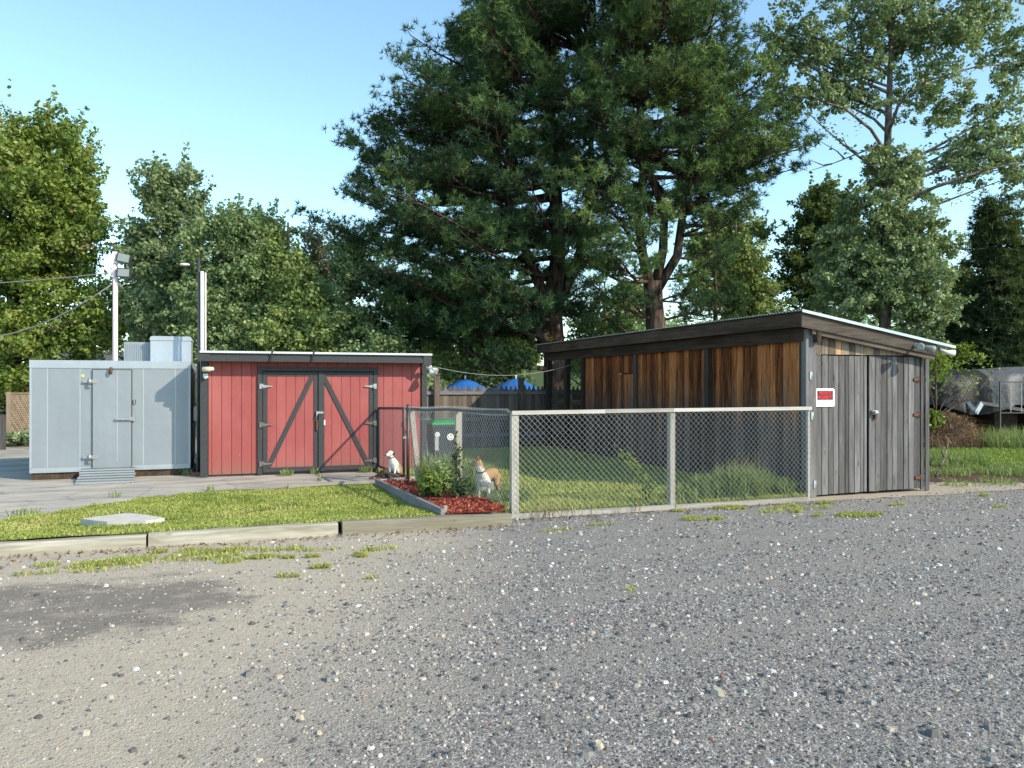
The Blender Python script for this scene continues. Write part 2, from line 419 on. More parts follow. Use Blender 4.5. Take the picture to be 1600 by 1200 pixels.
def leaf_mat(name, stops, trans=.40, rough=.55, gloss=.03):
    k = N(name)
    col = k.ramp(k.attr('tint'), stops)
    d = k.n('ShaderNodeBsdfDiffuse'); k.put(d.inputs[0], col)
    t = k.n('ShaderNodeBsdfTranslucent'); k.put(t.inputs[0], k.mix(.5, col, (.22,.30,.03), 'MIX'))
    g = k.n('ShaderNodeBsdfGlossy'); k.put(g.inputs[0], (1,1,1)); g.inputs['Roughness'].default_value = rough
    m = k.n('ShaderNodeMixShader'); m.inputs[0].default_value = trans
    k.t.links.new(d.outputs[0], m.inputs[1]); k.t.links.new(t.outputs[0], m.inputs[2])
    m2 = k.n('ShaderNodeMixShader'); m2.inputs[0].default_value = gloss
    k.t.links.new(m.outputs[0], m2.inputs[1]); k.t.links.new(g.outputs[0], m2.inputs[2])
    k.t.links.new(m2.outputs[0], k.out.inputs[0]); return k.m
lf_maple = leaf_mat('maple leaves', [(0,(.085,.145,.025)),(.5,(.195,.275,.045)),(.85,(.29,.34,.075)),(.95,(.24,.22,.06)),(1,(.28,.15,.07))])
lf_poplar = leaf_mat('poplar leaves', [(0,(.10,.16,.075)),(.5,(.22,.30,.135)),(1,(.37,.44,.25))], .38, .55, .035)
lf_birch = leaf_mat('birch leaves', [(0,(.115,.18,.055)),(.5,(.245,.33,.10)),(1,(.38,.44,.17))])
lf_grove = leaf_mat('grove leaves', [(0,(.10,.16,.068)),(.5,(.205,.295,.12)),(1,(.35,.42,.20))], .38, .55, .03)
lf_grey = leaf_mat('dull sparse leaves', [(0,(.07,.085,.045)),(.5,(.13,.145,.085)),(1,(.22,.22,.15))])
lf_dark = leaf_mat('dark leaves', [(0,(.035,.07,.018)),(.5,(.08,.135,.034)),(1,(.16,.21,.06))])
lf_pine = leaf_mat('pine needles', [(0,(.014,.038,.020)),(.42,(.033,.080,.033)),(.75,(.080,.150,.046)),(1,(.21,.29,.085))], .22, .6, .02)
lf_spruce = leaf_mat('conifer sprays', [(0,(.025,.05,.022)),(.5,(.055,.095,.036)),(1,(.13,.17,.06))], .2, .6, .02)
lf_grass = leaf_mat('lawn grass', [(0,(.20,.25,.05)),(.4,(.37,.43,.09)),(.7,(.50,.53,.14)),(.88,(.58,.53,.22)),(1,(.50,.38,.2))], .4)
lf_grassd = leaf_mat('yard grass', [(0,(.11,.18,.03)),(.5,(.23,.33,.055)),(.85,(.36,.42,.09)),(1,(.46,.40,.17))], .4)
lf_weed = leaf_mat('tall weed blades', [(0,(.10,.16,.05)),(.5,(.21,.29,.09)),(.85,(.32,.37,.13)),(1,(.48,.41,.20))], .4)
lf_shrub = leaf_mat('shrub leaves', [(0,(.06,.12,.014)),(.5,(.16,.25,.03)),(1,(.36,.40,.05))], .45)
lf_shrubd = leaf_mat('dark shrub leaves', [(0,(.02,.05,.016)),(.5,(.05,.09,.03)),(1,(.14,.18,.09))], .3)
lf_dry = leaf_mat('dead stems', [(0,(.10,.055,.03)),(.5,(.22,.13,.07)),(1,(.38,.26,.15))], .1)
lf_mulch = leaf_mat('red bark chips', [(0,(.10,.02,.013)),(.45,(.32,.062,.034)),(.85,(.46,.13,.075)),(1,(.42,.25,.17))], .02, .7, .03)

def stone_mat():
    k = N('loose stones')
    c = k.ramp(k.attr('tint'), [(0,(.06,.057,.056)),(.3,(.135,.129,.124)),(.55,(.235,.226,.215)),(.72,(.35,.335,.31)),(.84,(.46,.37,.27)),(.92,(.50,.48,.44)),(.985,(.66,.64,.60)),(1,(.40,.17,.13))])
    n = k.noise(k.world(), 120, 3)
    return k.bsdf(k.mix(k.math('MULTIPLY', n, .3), c, (.10,.10,.10)), .8, 0, k.bump(n, .2, .003), .3)
stone = stone_mat()

def bark(name, a, b, sc=(9,9,2.2)):
    k = N(name)
    w = k.world(sc)
    d = k.voro(k.mix(.25, w, k.noise(w, 2, 4, out='Color')), 1.3)
    n = k.noise(w, 3, 5, .7)
    f = k.math('ADD', k.math('MULTIPLY', d, .6), k.math('MULTIPLY', n, .5))
    return k.bsdf(k.ramp(f, [(.2, b), (.75, a)]), .95, 0, k.bump(f, .9, .05), .1)
bk_pine = bark('furrowed pine bark', (.030,.021,.017), (.16,.115,.09))
bk_pop = bark('pale poplar bark', (.06,.053,.045), (.25,.22,.18), (6,6,3))
bk_dark = bark('brown tree bark', (.03,.024,.018), (.13,.10,.08))
# ------------------------------------------------------------------ the setting
def ragged(poly, amp, step=.22):
    out = []
    for i, a in enumerate(poly):
        b = poly[(i+1) % len(poly)]; L = math.hypot(b[0]-a[0], b[1]-a[1]); n = max(1, min(60, int(L/step)))
        for k in range(n):
            t = k/n; out.append((a[0]+(b[0]-a[0])*t+rnd.uniform(-amp,amp), a[1]+(b[1]-a[1])*t+rnd.uniform(-amp,amp)))
    return out
def sheet(name, poly, z, mat, kind='structure'):
    mb = MB(); mb.add([(x, y, z if not callable(z) else z(x, y)) for x, y in poly], [tuple(range(len(poly)))])
    return obj(name, mb, mat, org=(0,0,0), kind=kind)
sheet('ground', [(-700,-300),(700,-300),(700,900),(-700,900)], 0, gravel)

V_FENCE = 10.0                      # front chain link fence
V_RED, V_COOL = 16.1, 16.66
U_SHED = 8.45; V_SHED = 10.12; V_SHED_END = 20.9; V_PICK = 21.45

EDGE = [G(x, y).to_2d() for x, y in ((-330,880),(0,818),(70,806),(150,793),(260,778),(350,769),(450,763.5),(540,760),(588,757.5))]
apron = [tuple(p) for p in EDGE] + [(3.9, 15.2), (3.9, 16.3), (-.5, 20), (-.5, 30), (-22, 34), (-26, 12)]
sheet('asphalt_apron', apron, .010, asphalt)
sheet('background_field', [(-60, 36), (60, 36), (160, 600), (-160, 600)], .012, field_m)
sheet('yard_earth_beyond', [(-.45, 21.6), (45, 21.6), (45, 36), (-.45, 36)], .016, field_m)

# lawn: falls gently from the timbers back to the asphalt
VT = 9.42                            # front face of the timbers
LAWN_R = (P(588, 757, 13.75).to_2d(), P(692, 806, 9.92).to_2d())
def lawn_z(x, y):
    t = min(1, max(0, (y - 9.6) / 1.6)); return .10 * (1 - t) + .03
def edge_v(u):
    for a, b in zip(EDGE, EDGE[1:]):
        if min(a.x, b.x) <= u <= max(a.x, b.x):
            t = (u - a.x) / (b.x - a.x); return a.y + (b.y - a.y) * t
    return EDGE[-1].y if u > EDGE[-1].x else EDGE[0].y
def plank_u(v):                     # the slanting plank's left side
    a, b = LAWN_R; t = (v - a.y) / (b.y - a.y); return a.x + (b.x - a.x) * t
gu = np.linspace(-5.4, 4.0, 60); V_, F_ = [], []
nv = 14
for u in gu:
    ev = max(edge_v(u), 9.65)
    for j in range(nv):
        v = 9.583 + (ev - 9.583) * j / (nv - 1)
        uu = min(u, plank_u(v) - .01)
        V_.append((uu, v, lawn_z(uu, v) + .02 * math.sin(u*3 + v*2) * .5))
for i in range(len(gu) - 1):
    for j in range(nv - 1):
        F_.append((i*nv+j, (i+1)*nv+j, (i+1)*nv+j+1, i*nv+j+1))
npobj('lawn', V_, F_, lawn_soil, kind='structure', smooth=True)
# enclosed yard
GU = (G(588,741).x, V_RED - .02)
sheet('yard', [(3.62, 9.98), (8.42, 9.98), (8.42, 21.7), (GU[0], 21.7), (GU[0], 16.0)], .020, yard_soil)
sheet('sandy_threshold', ragged([tuple(G(x, y))[:2] for x, y in ((1262,783),(1330,781),(1420,776),(1500,771),(1600,764),(1600,752),(1470,752),(1440,764),(1262,776))], .07), .006, sand_m)
#sheet('silt_strip', [tuple(G(x, y))[:2] for x, y in ((-60,884),(30,893),(75,882),(60,872),(-60,872))], .007, sand_m)
sheet('dirt_track', ragged([tuple(G(x, y))[:2] for x, y in ((1440,753),(1900,760),(1900,700),(1455,715))], .12), .009, dirt_m)
sheet('verge', ragged([tuple(G(x, y))[:2] for x, y in ((1452,735),(1560,742),(2300,742),(2300,655),(1452,665))], .2, .4), .013, field_m)
# low wooded rise far behind, closing the gaps between the trunks
def hill():
    V, Fs = [], []; nx, ny = 60, 8
    for i in range(nx):
        for j in range(ny):
            x = -170 + 340 * i / (nx-1); y = 75 + 14 * j
            z = .2 + (j / (ny-1)) * (5.5 + 1.5*math.sin(x*.04) + math.sin(x*.11+2))
            V.append((x + y*.35, y, z))
    for i in range(nx-1):
        for j in range(ny-1): Fs.append((i*ny+j, (i+1)*ny+j, (i+1)*ny+j+1, i*ny+j+1))
    return V, Fs
npobj('wooded_rise', *hill(), field_m, kind='structure', smooth=True)

# ------------------------------------------------------------------ landscape timbers and bed edging
def timber(u0, u1, label, dz=0, tilt=0.0, v=VT, w=.16, h=.142):
    n = 8; vs, fs = [], []
    for i in range(n+1):
        u = u0 + (u1-u0)*i/n; e = lambda: rnd.uniform(-.006, .006)
        z1 = h + dz + tilt*(i/n) ; c = .018
        for y, z in ((v,0),(v+w,0),(v+w,z1-c),(v+w-c,z1),(v+c,z1),(v,z1-c)): vs.append((u, y+e(), z+(e() if z else -.01)))
    k = 6
    for i in range(n):
        for j in range(k): fs.append((i*k+j, (i+1)*k+j, (i+1)*k+(j+1)%k, i*k+(j+1)%k))
    fs += [tuple(range(k)), tuple(n*k+j for j in range(k))[::-1]]
    mb = MB(); mb.add(vs, fs)
    return obj('landscape_timber', mb, timber_x, label=label, cat='timber', group='timbers edging the front lawn')
b1, b2, b3 = G(229,857).x, G(533,838).x, G(806,823).x
timber(b1-4.6, b1-.012, 'long weathered timber at the left end of the lawn edging, greenest and lowest', -.015)
timber(b1+.012, b2-.025, 'middle timber of the lawn edging, between two dark joints', 0)
t3 = timber(b2+.025, b3, 'palest timber of the edging, under the red mulch bed and ending at the fence post', .012, -.02)
mb = MB(); mb.tube([(b3-.26, VT+.08, .15), (b3-.26, VT+.08, .161)], .035, 10)
obj('spike_hole', mb, black, t3)

pl0, pl1 = LAWN_R
d2 = (pl1 - pl0).normalized()
mb = MB(); n = 5
for i in range(n):
    pass
mb.beam((pl0.x, pl0.y, .06), (pl1.x, pl1.y, .135), .05, .15)
edging = obj('edging_plank', mb, plank_g, label='grey plank standing on edge between the lawn and the red mulch', cat='plank')
for t in (.02, .5, .985):
    mb = MB(); p = pl0.lerp(pl1, t); mb.box((p.x+.03, p.y-.02, 0), (p.x+.07, p.y+.03, .14+.10*t)); obj('stake', mb, pale_z, edging)
a, b = G(450, 764), G(588, 757)
mb = MB(); mb.beam((a.x, a.y, .035), (b.x, b.y, .04), .10, .085)
obj('edging_board', mb, pale_x, label='short pale board lying between the asphalt and the back of the lawn', cat='board')
a, b = G(590, 757), G(648, 752)
mb = MB(); mb.beam((a.x+.05, a.y, .04), (b.x, b.y-.1, .05), .09, .10)
obj('edging_board', mb, pale_x, label='short pale board at the back corner of the red mulch bed by the gate', cat='board')
# flat stone slab let into the lawn
c = G(188, 826); pts = [G(x, y) for x, y in ((130,828),(150,824),(196,818),(232,821),(256,826),(228,832),(170,832))]
mb = MB(); mb.prism(ragged([(p.x, p.y - .05) for p in pts], .022, .16), .06, .142)
obj('stone_slab', mb, concrete, label='flat pale stone slab let into the front lawn behind the left timber', cat='slab')

# mulch bed
MB_POLY = [(pl0.x+.06, pl0.y), (pl1.x+.05, pl1.y), (pl1.x+.05, VT+.17), (b3-.05, VT+.17), (3.50, 10.15), (2.85, 13.4), (2.55, 14.2)]
def bed_z(v): return .15 - .105*min(1, max(0, (v-9.6)/4.2))
sheet('mulch_bed', MB_POLY, lambda x, y: bed_z(y), mulch_bed)

# ------------------------------------------------------------------ walk-in cooler
CU0, CU1 = PV(47,700,V_COOL).x, PV(297,700,V_COOL).x
CZ = PV(170,563.5,V_COOL).z
cooler = thing('walk_in_cooler', 'pale grey metal walk-in cooler box with a narrow door, left of the red shed', 'cooler', ((CU0+CU1)/2, V_COOL+1.2, 0))
zb = .14
mb = MB(); mb.box((CU0, V_COOL, zb), (CU1, V_COOL+2.6, CZ-.005))
obj('body', mb, galv, cooler)
mb = MB(); mb.box((CU0-.012, V_COOL-.012, CZ-.145), (CU1+.012, V_COOL+2.61, CZ))
obj('top_band', mb, galv_l, cooler)
mb = MB(); mb.box((CU0+.02, V_COOL+.03, 0), (CU1-.02, V_COOL+2.5, zb-.002))
obj('base_skid', mb, grey_dark, cooler)
mb = MB(); mb.box((CU0-.008, V_COOL-.008, zb), (CU1+.006, V_COOL, zb+.085)); obj('kick_strip', mb, galv_l, cooler)
for px in (74, 125, 224, 274):
    u = PV(px,650,V_COOL).x
    mb = MB(); mb.box((u-.007, V_COOL-.004, zb+.09), (u+.007, V_COOL+.0, CZ-.15)); obj('seam', mb, seam_m, cooler)
mb = MB(); mb.box((CU1-.03, V_COOL-.008, zb+.09), (CU1+.008, V_COOL+.05, CZ-.15)); obj('corner_angle', mb, galv_l, cooler)
mb = MB(); mb.box((CU0-.008, V_COOL-.008, zb+.09), (CU0+.025, V_COOL+.05, CZ-.15)); obj('corner_angle', mb, galv_l, cooler)
D0, D1 = PV(145.5,578,V_COOL), PV(205.5,731,V_COOL)
door = MB(); door.box((D0.x, V_COOL-.045, D1.z), (D1.x, V_COOL-.0, D0.z))
dr = obj('door', door, galv, cooler)
mb = MB()
g_ = .012
for lo, hi in (((D0.x-g_, D1.z-g_),(D0.x, D0.z+g_)), ((D1.x, D1.z-g_),(D1.x+g_, D0.z+g_)), ((D0.x, D0.z),(D1.x, D0.z+g_)), ((D0.x, D1.z-g_),(D1.x, D1.z))):
    mb.box((lo[0], V_COOL-.022, lo[1]), (hi[0], V_COOL-.0015, hi[1]))
obj('gasket', mb, black, cooler)
mb = MB(); mb.box((D0.x+.41, V_COOL-.047, D1.z+.12), (D0.x+.42, V_COOL-.045, D0.z-.02)); obj('crease', mb, seam_m, dr)
def cooler_hinge(px, py):
    p = PV(px, py, V_COOL)
    mb = MB()
    mb.prism3([(p.x-.14, V_COOL-.055, p.z+.015), (p.x-.14, V_COOL-.055, p.z-.02), (p.x+.10, V_COOL-.055, p.z-.035), (p.x+.13, V_COOL-.055, p.z+.01), (p.x+.08, V_COOL-.055, p.z+.035)], (0, .05, 0))
    mb.tube([(p.x-.02, V_COOL-.075, p.z-.06), (p.x-.02, V_COOL-.075, p.z+.05)], .026, 8)
    mb.box((p.x-.055, V_COOL-.05, p.z-.11), (p.x+.0, V_COOL-.03, p.z-.03))
    return obj('hinge', mb, steel, dr)
cooler_hinge(143, 596); cooler_hinge(143, 714)
p = PV(197, 654, V_COOL)
mb = MB(); mb.box((p.x-.17, V_COOL-.10, p.z-.022), (p.x+.12, V_COOL-.07, p.z+.014)); mb.box((p.x+.06, V_COOL-.075, p.z-.045), (p.x+.16, V_COOL-.02, p.z+.03)); mb.box((p.x-.16, V_COOL-.075, p.z-.02), (p.x-.12, V_COOL-.04, p.z+.01))
obj('handle', mb, steel, dr)
p = PV(210, 628, V_COOL); mb = MB(); mb.box((p.x-.022, V_COOL-.03, p.z-.036), (p.x+.022, V_COOL, p.z+.036)); sw = obj('switch_plate', mb, black, cooler)
mb = MB(); mb.box((p.x-.008, V_COOL-.04, p.z-.03), (p.x+.008, V_COOL-.03, p.z-.008)); mb.box((p.x-.008, V_COOL-.04, p.z+.005), (p.x+.008, V_COOL-.03, p.z+.027)); obj('switch', mb, whitep, sw)
p = PV(129.5, 587, V_COOL); mb = MB(); mb.box((p.x-.025, V_COOL-.006, p.z-.022), (p.x+.025, V_COOL, p.z+.022)); obj('sticker', mb, yellow, cooler)
p = PV(174, 580, V_COOL); mb = MB(); mb.tube([(p.x+.01, V_COOL-.10, p.z+.06), (p.x+.01, V_COOL-.02, p.z+.05)], .016, 8); mb.tube([(p.x+.01, V_COOL-.11, p.z+.075), (p.x, V_COOL-.11, p.z-.0), (p.x-.005, V_COOL-.10, p.z-.06)], [.02,.033,.022], 8)
obj('lamp', mb, rusty, cooler)
# condensers on its roof
e0, e1 = PV(235,545,V_COOL+.75), PV(298.5,545,V_COOL+.75); zt = PV(265,525.5,V_COOL+.75).z
cond = thing('condenser_housing', 'taller square grey metal housing with a lipped lid on the cooler roof', 'roof unit', ((e0.x+e1.x)/2, V_COOL+1.1, CZ))
mb = MB(); mb.box((e0.x, V_COOL+.75, CZ), (e1.x, V_COOL+1.5, zt-.075)); obj('casing', mb, galv_l, cond)
r_ = .05
prof = [(e0.x-.012, zt-.085), (e1.x+.012, zt-.085), (e1.x+.012, zt-r_), (e1.x+.012-.015, zt-.015), (e1.x-.035, zt), (e0.x+.035, zt), (e0.x+.003, zt-.015), (e0.x-.012, zt-r_)]
mb = MB(); mb.prism3([(x, V_COOL+.735, z) for x, z in prof], (0, .78, 0)); obj('lid', mb, galv_l, cond)
f0, f1 = PV(193.5,550,V_COOL+.95), PV(235.5,550,V_COOL+.95); zt2 = PV(215,534.5,V_COOL+.95).z
coil = thing('condenser_coil', 'lower finned grey condenser beside the taller housing on the cooler roof', 'roof unit', ((f0.x+f1.x)/2, V_COOL+1.2, CZ))
mb = MB(); mb.box((f0.x, V_COOL+.95, CZ), (f1.x-.0, V_COOL+1.6, zt2)); obj('casing', mb, galv, coil)
nb = 11
mb0 = MB(); mb0.box((-.014, V_COOL+.935, CZ+.03), (.008, V_COOL+.95, zt2-.03)); 
for i in range(nb):
    x = f0.x + .05 + (f1.x-f0.x-.1)*i/(nb-1)
    mb = MB(); mb.box((x-.012, V_COOL+.937, CZ+.03), (x+.010, V_COOL+.95, zt2-.04)); obj('fin', mb, galv, coil)
# conduit box in the gap between cooler and shed
gapu = (CU1 + PV(316,650,V_RED).x)/2
mb = MB(); mb.box((gapu-.065, V_COOL+.25, 1.05), (gapu+.065, V_COOL+.33, 1.33)); mb.tube([(gapu, V_COOL+.29, 1.33), (gapu, V_COOL+.29, 2.1)], .018, 6); mb.tube([(gapu, V_COOL+.29, .0), (gapu, V_COOL+.29, 1.05)], .018, 6)
obj('junction_box', mb, whitep, label='small grey electrical box with conduit in the dark gap between cooler and red shed', cat='electrical box')
mb = MB(); mb.box((CU1+.03, V_COOL-.25, .01), (CU1+.24, V_COOL-.14, .075))
obj('brick', mb, brick_m, label='single red brick lying at the foot of the red shed beside the cooler', cat='brick')

# ramp
q = [G(x, y) for x, y in ((119,757.5),(208.5,756.5))]; zt_ = .21
ramp = thing('door_ramp', 'small grey slatted ramp leading up to the cooler door', 'ramp', (q[0].x*.5+q[1].x*.5, q[0].y, 0))
u0b, u1b = q[0].x, q[1].x; v0 = (q[0].y+q[1].y)/2; u0t, u1t = PV(128,735,V_COOL-.06).x, PV(212,735,V_COOL-.06).x
ns = 6
for i in range(ns):
    ta, tb = i/ns + .03, (i+1)/ns - .03
    L = lambda t: ((u0b+(u0t-u0b)*t), (u1b+(u1t-u1b)*t), v0+(V_COOL-.07-v0)*t, .03+(zt_-.03)*t)
    a0, a1, av, az = L(ta); c0, c1, cv, cz = L(tb)
    mb = MB(); j = rnd.uniform(-.012, .012); 
    mb.add([(a0+j,av,az),(a1+j,av,az),(c1+j,cv,cz),(c0+j,cv,cz),(a0+j,av,az-.03),(a1+j,av,az-.03),(c1+j,cv,cz-.03),(c0+j,cv,cz-.03)], [(0,1,2,3),(4,7,6,5),(0,4,5,1),(1,5,6,2),(2,6,7,3),(3,7,4,0)])
    sl_ = obj('slat', mb, rampm, ramp)
    mb = MB(); mb.box((a0+j, av-.012, az-.02), (a1+j, av-.001, az+.012)); obj('nosing', mb, galv_l, sl_)
for uu0, uu1 in ((u0b+.05, u0t+.05), (u1b-.05, u1t-.05)):
    mb = MB(); mb.beam((uu0, v0+.02, .0), (uu1, V_COOL-.08, .155), .04, .05); obj('runner', mb, grey_dark, ramp)

# ------------------------------------------------------------------ red shed
RU0, RU1 = PV(316,650,V_RED).x, PV(667,640,V_RED).x
RZ = 2.28; VF = V_RED
shed = thing('red_shed', 'barn red wooden shed with charcoal trim and braced double doors', 'shed', ((RU0+RU1)/2, VF+1.7, 0))
def ux(zx): return PV(300+zx/4, 640, VF).x       # zoomed-crop columns
def zx_(x, y): return PV(300+x/4, 500+y/4, VF)
DEPTH = 3.3
mb = MB(); mb.box((RU0+.03, VF+.03, .05), (RU1-.03, VF+DEPTH, RZ)); obj('wall', mb, red, shed)
mb = MB(); mb.box((RU0-.02, VF+.045, 0), (RU1+.02, VF+DEPTH, .05)); obj('sill_plate', mb, grey_x, shed)
DL, DR_ = ux(410), ux(1160); DT = zx_(780, 320).z
grooves = [102, 124, 186, 248, 310, 373, 410]
def siding(xa, xb, z0, z1, parent=shed, v=VF, th=.03):
    mb = MB(); mb.box((xa+.004, v, z0), (xb-.004, v+th-.001, z1)); return obj('siding_board', mb, red, parent)
mb = MB(); mb.box((RU0+.02, VF+.016, .06), (RU1-.02, VF+.0295, RZ-.002)); obj('groove_backing', mb, plain('dark red groove', (.10,.018,.018), .9), shed)
lx = [ux(g) for g in grooves]
for a, b in zip(lx, lx[1:]): siding(a, b, .055, RZ, th=.016)
rx = [ux(g) for g in (1160, 1198, 1256, 1314, 1372, 1430)]
for a, b in zip(rx, rx[1:]): siding(a, b, .055, RZ, th=.016)
tx = [ux(410 + i*62.5) for i in range(13)]
for a, b in zip(tx, tx[1:]): siding(a, b, DT+.001, RZ, th=.016)
def tbox(name, x0, x1, z0, z1, d=.035, parent=shed, m=trim, v=VF, th=.03):
    mb = MB(); mb.box((x0, v-d, z0), (x1, v-d+th, z1)); return obj(name, mb, m, parent)
tbox('corner_trim', RU0-.03, ux(100), .02, RZ-.06); tbox('corner_trim', ux(1434), ux(1466), .02, RZ-.06)
# door frame
fw = ux(440) - ux(410)
tbox('door_frame', DL, DL+fw, .03, DT, .04); tbox('door_frame', DR_-fw, DR_, .03, DT, .04)
tbox('door_frame', DL, DR_, DT, DT+.085, .042)
zb_ = .07; zt_d = DT - .025
CX = ux(787); old_steel = plain('tarnished steel', (.20,.185,.17), .6, .5, .4, 60)
def leaf(x0, x1, hinge_left):
    d = MB(); d.box((x0, VF-.012, zb_), (x1, VF+.012, zt_d)); dd = obj('door', d, red, shed)
    sw = .075
    st0, st1 = x0, x1
    def bar(name, a0, a1, c0, c1, dz=.034): 
        m_ = MB(); m_.box((a0, VF-dz-.002, c0), (a1, VF-.0125, c1)); return obj(name, m_, trim, dd)
    bar('stile', x0, x0+sw, zb_+.0, zt_d); bar('stile', x1-sw*(1.0), x1, zb_, zt_d)
    bar('rail', x0+sw, x1-sw, zt_d-.075, zt_d, .032); bar('rail', x0+sw, x1-sw, zb_, zb_+.085, .032)
    n = 5; gs = [x0+sw + (x1-x0-2*sw)*i/n for i in range(n+1)]
    for a, b in zip(gs, gs[1:]):
        m_ = MB(); m_.box((a+.004, VF-.0225, zb_+.086), (b-.004, VF-.0125, zt_d-.076)); obj('siding_board', m_, red, dd)
    # brace
    y = VF-.040; bw = .085
    if hinge_left: p0, p1 = (x0+sw+.02, zb_+.09), (x1-sw-.03, zt_d-.08)
    else: p0, p1 = (x1-sw-.02, zb_+.09), (x0+sw+.03, zt_d-.08)
    m_ = MB(); m_.beam((p0[0], y+.008, p0[1]), (p1[0], y+.008, p1[1]), .018, bw, up=(-(p1[1]-p0[1]), 0, p1[0]-p0[0])); obj('brace', m_, trim, dd)
    for zz, mm in zip((zx_(0,415).z, zx_(0,662).z, zx_(0,912).z), (steel, old_steel, old_steel)):
        h = MB(); hx = x0 if hinge_left else x1; s = 1 if hinge_left else -1
        h.box((min(hx-s*.07, hx-s*.015), VF-.062, zz-.05), (max(hx-s*.07, hx-s*.015), VF-.042, zz+.05))
        h.prism3([(hx-s*.01, VF-.052, zz-.035), (hx-s*.01, VF-.052, zz+.035), (hx+s*.09, VF-.052, zz+.016), (hx+s*.17, VF-.052, zz+.010), (hx+s*.17, VF-.052, zz-.010), (hx+s*.09, VF-.052, zz-.016)], (0, .012, 0))
        h.tube([(hx-s*.012, VF-.06, zz-.055), (hx-s*.012, VF-.06, zz+.055)], .012, 6)
        obj('hinge', h, mm, dd)
    return dd
dl = leaf(DL+fw+.012, CX-.006, True); drr = leaf(CX+.006, DR_-fw-.012, False)
m_ = MB(); m_.box((CX+.008, VF-.058, zb_-.01), (CX+.118, VF-.0365, zt_d+.005)); obj('astragal', m_, trim, drr)
p = zx_(790, 577); h = MB(); h.box((p.x-.05, VF-.078, p.z-.025), (p.x+.09, VF-.058, p.z+.02)); h.tube([(p.x-.03, VF-.07, p.z-.0), (p.x-.05, VF-.08, p.z-.1)], .012, 6); obj('latch', h, steel, drr)
p = zx_(780, 650); h = MB(); h.box((p.x-.018, VF-.07, p.z-.12), (p.x+.018, VF-.0365, p.z+.08)); obj('hasp', h, rusty, dl)
p = zx_(826, 640); h = MB(); h.box((p.x-.012, VF-.075, p.z-.05), (p.x+.014, VF-.059, p.z+.05)); obj('pull', h, white, drr)
# roof: low mono-pitch, charcoal fascia of two laps, pale drip edge
oh = .30; fl, fr = PV(313, 560, VF-oh).x, PV(674, 560, VF-oh).x
zf1 = PV(500, 553, VF-oh).z; zf0 = PV(500, 566, VF-oh).z
m_ = MB(); m_.box((fl, VF-oh, zf0+.075), (fr, VF-oh+.03, zf1)); obj('fascia', m_, trim, shed)
m_ = MB(); m_.box((fl+.16, VF-oh-.022, zf0), (fr-.02, VF-oh-.001, zf0+.085)); obj('fascia', m_, trim, shed)
m_ = MB(); m_.box((fl-.035, VF-oh-.035, zf0), (fl+.17, VF-oh+.0-.024, zf1-.03)); obj('fascia_block', m_, trim, shed)
m_ = MB(); m_.prism3([(fr-.17, VF-oh-.03, zf1-.02), (fr+.0, VF-oh-.03, zf1-.02), (fr+.0, VF-oh-.03, zf0-.02), (fr-.06, VF-oh-.03, zf0-.08), (fr-.17, VF-oh-.03, zf0-.02)], (0, .028, 0)); obj('fascia_block', m_, trim, shed)
m_ = MB(); m_.add([(fl,VF-oh-.01,zf1+.006),(fr,VF-oh-.01,zf1+.006),(fr,VF+DEPTH+.2,zf1-.22),(fl,VF+DEPTH+.2,zf1-.22),(fl,VF-oh-.01,zf1+.03),(fr,VF-oh-.01,zf1+.03),(fr,VF+DEPTH+.2,zf1-.20),(fl,VF+DEPTH+.2,zf1-.20)], [(0,3,2,1),(4,5,6,7),(0,1,5,4),(1,2,6,5),(2,3,7,6),(3,0,4,7)])
roof = obj('roof', m_, shingle, shed)
m_ = MB(); m_.box((fl-.01, VF-oh-.045, zf1-.006), (fr+.01, VF-oh-.012, zf1+.032)); obj('drip_edge', m_, trim_top, roof)
m_ = MB(); m_.box((fl+.02, VF-oh+.031, zf0+.08), (fr-.02, VF+.03, zf0+.10)); obj('soffit', m_, trim, shed)
for xs in (495, 755):   # old straps hanging over the fascia
    a_ = PV(300+xs/4+2, 552, VF-oh-.05); b_ = PV(300+xs/4-2, 565, VF-oh-.05)
    m_ = MB(); m_.beam((a_.x, VF-oh-.048, zf1+.04), (b_.x, VF-oh-.045, zf0+.01), .03, .008, up=(0,1,0)); obj('strap', m_, black, shed)
# lamps on the shed corners
def floodlight(name, label, p, dirs, parent_v, cat='floodlight', s=1.0, group=None, head=None):
    t = thing(name, label, cat, p, group)
    m_ = MB(); m_.tube([(p.x, parent_v, p.z+.02), (p.x, p.y, p.z+.02)], .03*s, 8); m_.tube([(p.x, parent_v-.015, p.z+.02), (p.x, parent_v, p.z+.02)], .06*s, 10); obj('bracket', m_, whitep, t)
    for d in dirs:
        d = Vector(d).normalized(); c = Vector(p) + d*.03
        m_ = MB(); m_.tube([c, c+d*.04*s, c+d*.12*s, c+d*.16*s], [.03*s,.04*s,.065*s,.07*s], 10); o = obj('lamp_head', m_, head or whitep, t)
        m_ = MB(); m_.tube([c+d*.161*s, c+d*.175*s], [.06*s,.05*s], 10); obj('lens', m_, glassy, o)
    return t
p = PV(671, 575, VF-oh+.05); floodlight('floodlight', 'white twin floodlight under the right eave corner of the red shed', p, [(.5,-.7,-.35),(.2,-.75,-.75)], VF-oh+.1)
p = PV(325, 577, VF-.2)
t = thing('security_lamp', 'small pale lamp and sensor on the left top corner of the red shed', 'lamp', (p.x, VF-.1, p.z))
